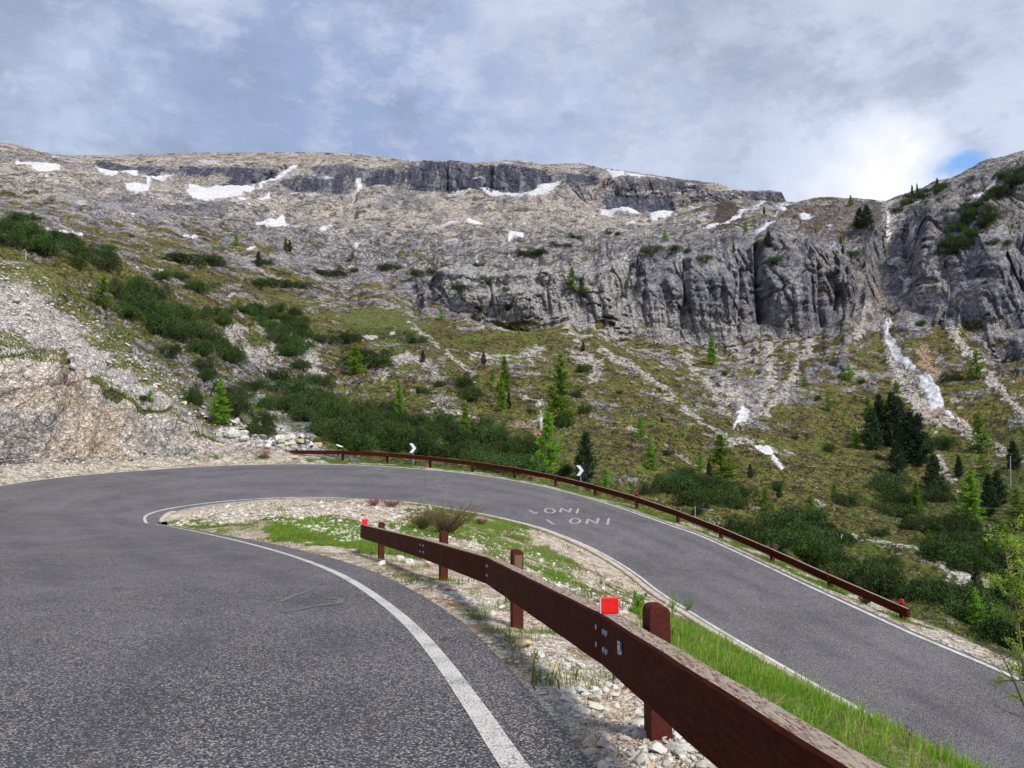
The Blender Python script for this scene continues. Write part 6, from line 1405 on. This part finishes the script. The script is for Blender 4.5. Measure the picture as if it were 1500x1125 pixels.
for (x, y, wpx, hpx, lab) in [(548, 741, 20, 13, 'left clump of pink flower spikes by the lower road'), (575, 743, 24, 14, 'right clump of pink flower spikes by the lower road'), (704, 768, 12, 10, 'small reddish flower clump right of the willow bush')]:
    h = island_hit(x, y); D = h[1]; twig_bush('flower_clump', h, hpx / F * D * .8, wpx / F * D * .85, 70, lab, 'flowers', M['pink'], M['pink'], 5, .05)
for (x, y, wpx, hpx, lab) in [(388, 672, 36, 18, 'dry reddish heather tuft at the start of the outer rail'), (1268, 885, 24, 10, 'brown weed tuft on the gravel below the rail end')]:
    h = ground(x, y, 1.0); D = h[1]; twig_bush('heather_tuft', h, hpx / F * D, wpx / F * D * .5, 70, lab, 'plant', M['twig'], M['pink'] if x < 500 else M['weeds'], 4, .05)
for (x, y, hpx, lab) in [(905, 870, 0, ''), (985, 905, 36, 'leafy green weed beside the nearest rail post'), (935, 898, 30, 'leafy weed cluster behind the red reflector'), (1010, 900, 26, 'leafy weed right of the nearest rail post'), (1112, 930, 30, 'thin pale stalks on the bank over the lower road'), (1175, 990, 34, 'dead brown stalk on the grass bank'), (1330, 1095, 30, 'short dead twig on the near grass bank')]:
    if not hpx: continue
    h = island_hit(x, y)
    if h is None: continue
    D = h[1]; leafy = 'leafy' in lab; twig_bush('weed', h, hpx / F * D, hpx / F * D * .35, 14 if leafy else 5, lab, 'plant', M['twig'] if not leafy else M['grass'], M['grass'] if leafy else M['weeds'], 8 if leafy else 1, .04 if leafy else .02)
def branchy(name, pts, label, cat, seed, r0=.006, leaf=None, nleaf=0, lsize=.02, sub=5, slen=.3):
    rr = np.random.default_rng(seed); pts = np.array(pts); base = pts[0]; r = thing(name, label, cat, tuple(base)); tw = MB(); Q = pts - base; C_, D_ = [], []
    tw.tube(list(Q), list(np.linspace(r0, r0 * .25, len(Q))), 6, False)
    for i in range(1, len(Q)):
        for _ in range(sub):
            q = Q[i - 1] + (Q[i] - Q[i - 1]) * rr.random(); L = slen * rr.uniform(.4, 1); d = unit(rr.normal(size=3) * np.array([1, .6, .5]) + np.array([0, 0, .5])); e = q + d * L; mid = (q + e) / 2 + rr.normal(size=3) * .03 * L; tw.tube([q, mid, e], [r0 * .4, r0 * .28, r0 * .12], 4, False)
            for _ in range(2):
                q2 = q + (e - q) * rr.uniform(.3, .9); e2 = q2 + unit(rr.normal(size=3) + d) * L * .35; tw.tube([q2, e2], [r0 * .2, r0 * .08], 3, False)
                if nleaf:
                    for (a, b) in ((q, e), (q2, e2)):
                        for _ in range(3):
                            c = a + (b - a) * rr.random(); m_ = nleaf; C_.append(c + rr.normal(size=(m_, 3)) * lsize * .5); D_.append(unit(rr.normal(size=(m_, 3))))
    tw.build('branches', M['bark'] if leaf is None else M['twig'], r)
    if nleaf:
        c = np.vstack(C_); V, Fc = leaf_tris(c, np.vstack(D_), lsize, lsize * .3); link('foliage', new_mesh('foliage', V, Fc, leaf), r)
branchy('young_larch', [P(1512, 1080, 5.6), P(1500, 980, 5.6), P(1490, 900, 5.6), P(1478, 840, 5.5), P(1470, 790, 5.5)], 'young larch sapling with pale green tufts at the right edge', 'tree', 5, .012, M['yleaf'], 9, .030, 7, .26)
branchy('bare_twig', [P(1520, 1085, 4.6), P(1495, 1020, 4.6), P(1480, 985, 4.6), P(1462, 950, 4.6)], 'leafless dark twig reaching in at the right edge', 'twig', 9, .008, None, 0, .02, 3, .22)
branchy('bare_twig', [P(1165, 1118, 4.9), P(1190, 1095, 4.9), P(1215, 1060, 4.9), P(1242, 1045, 4.9)], 'dark forked twig rising from the near grass bank', 'twig', 12, .006, None, 0, .02, 3, .14)
print('plants', time.time() - T0)
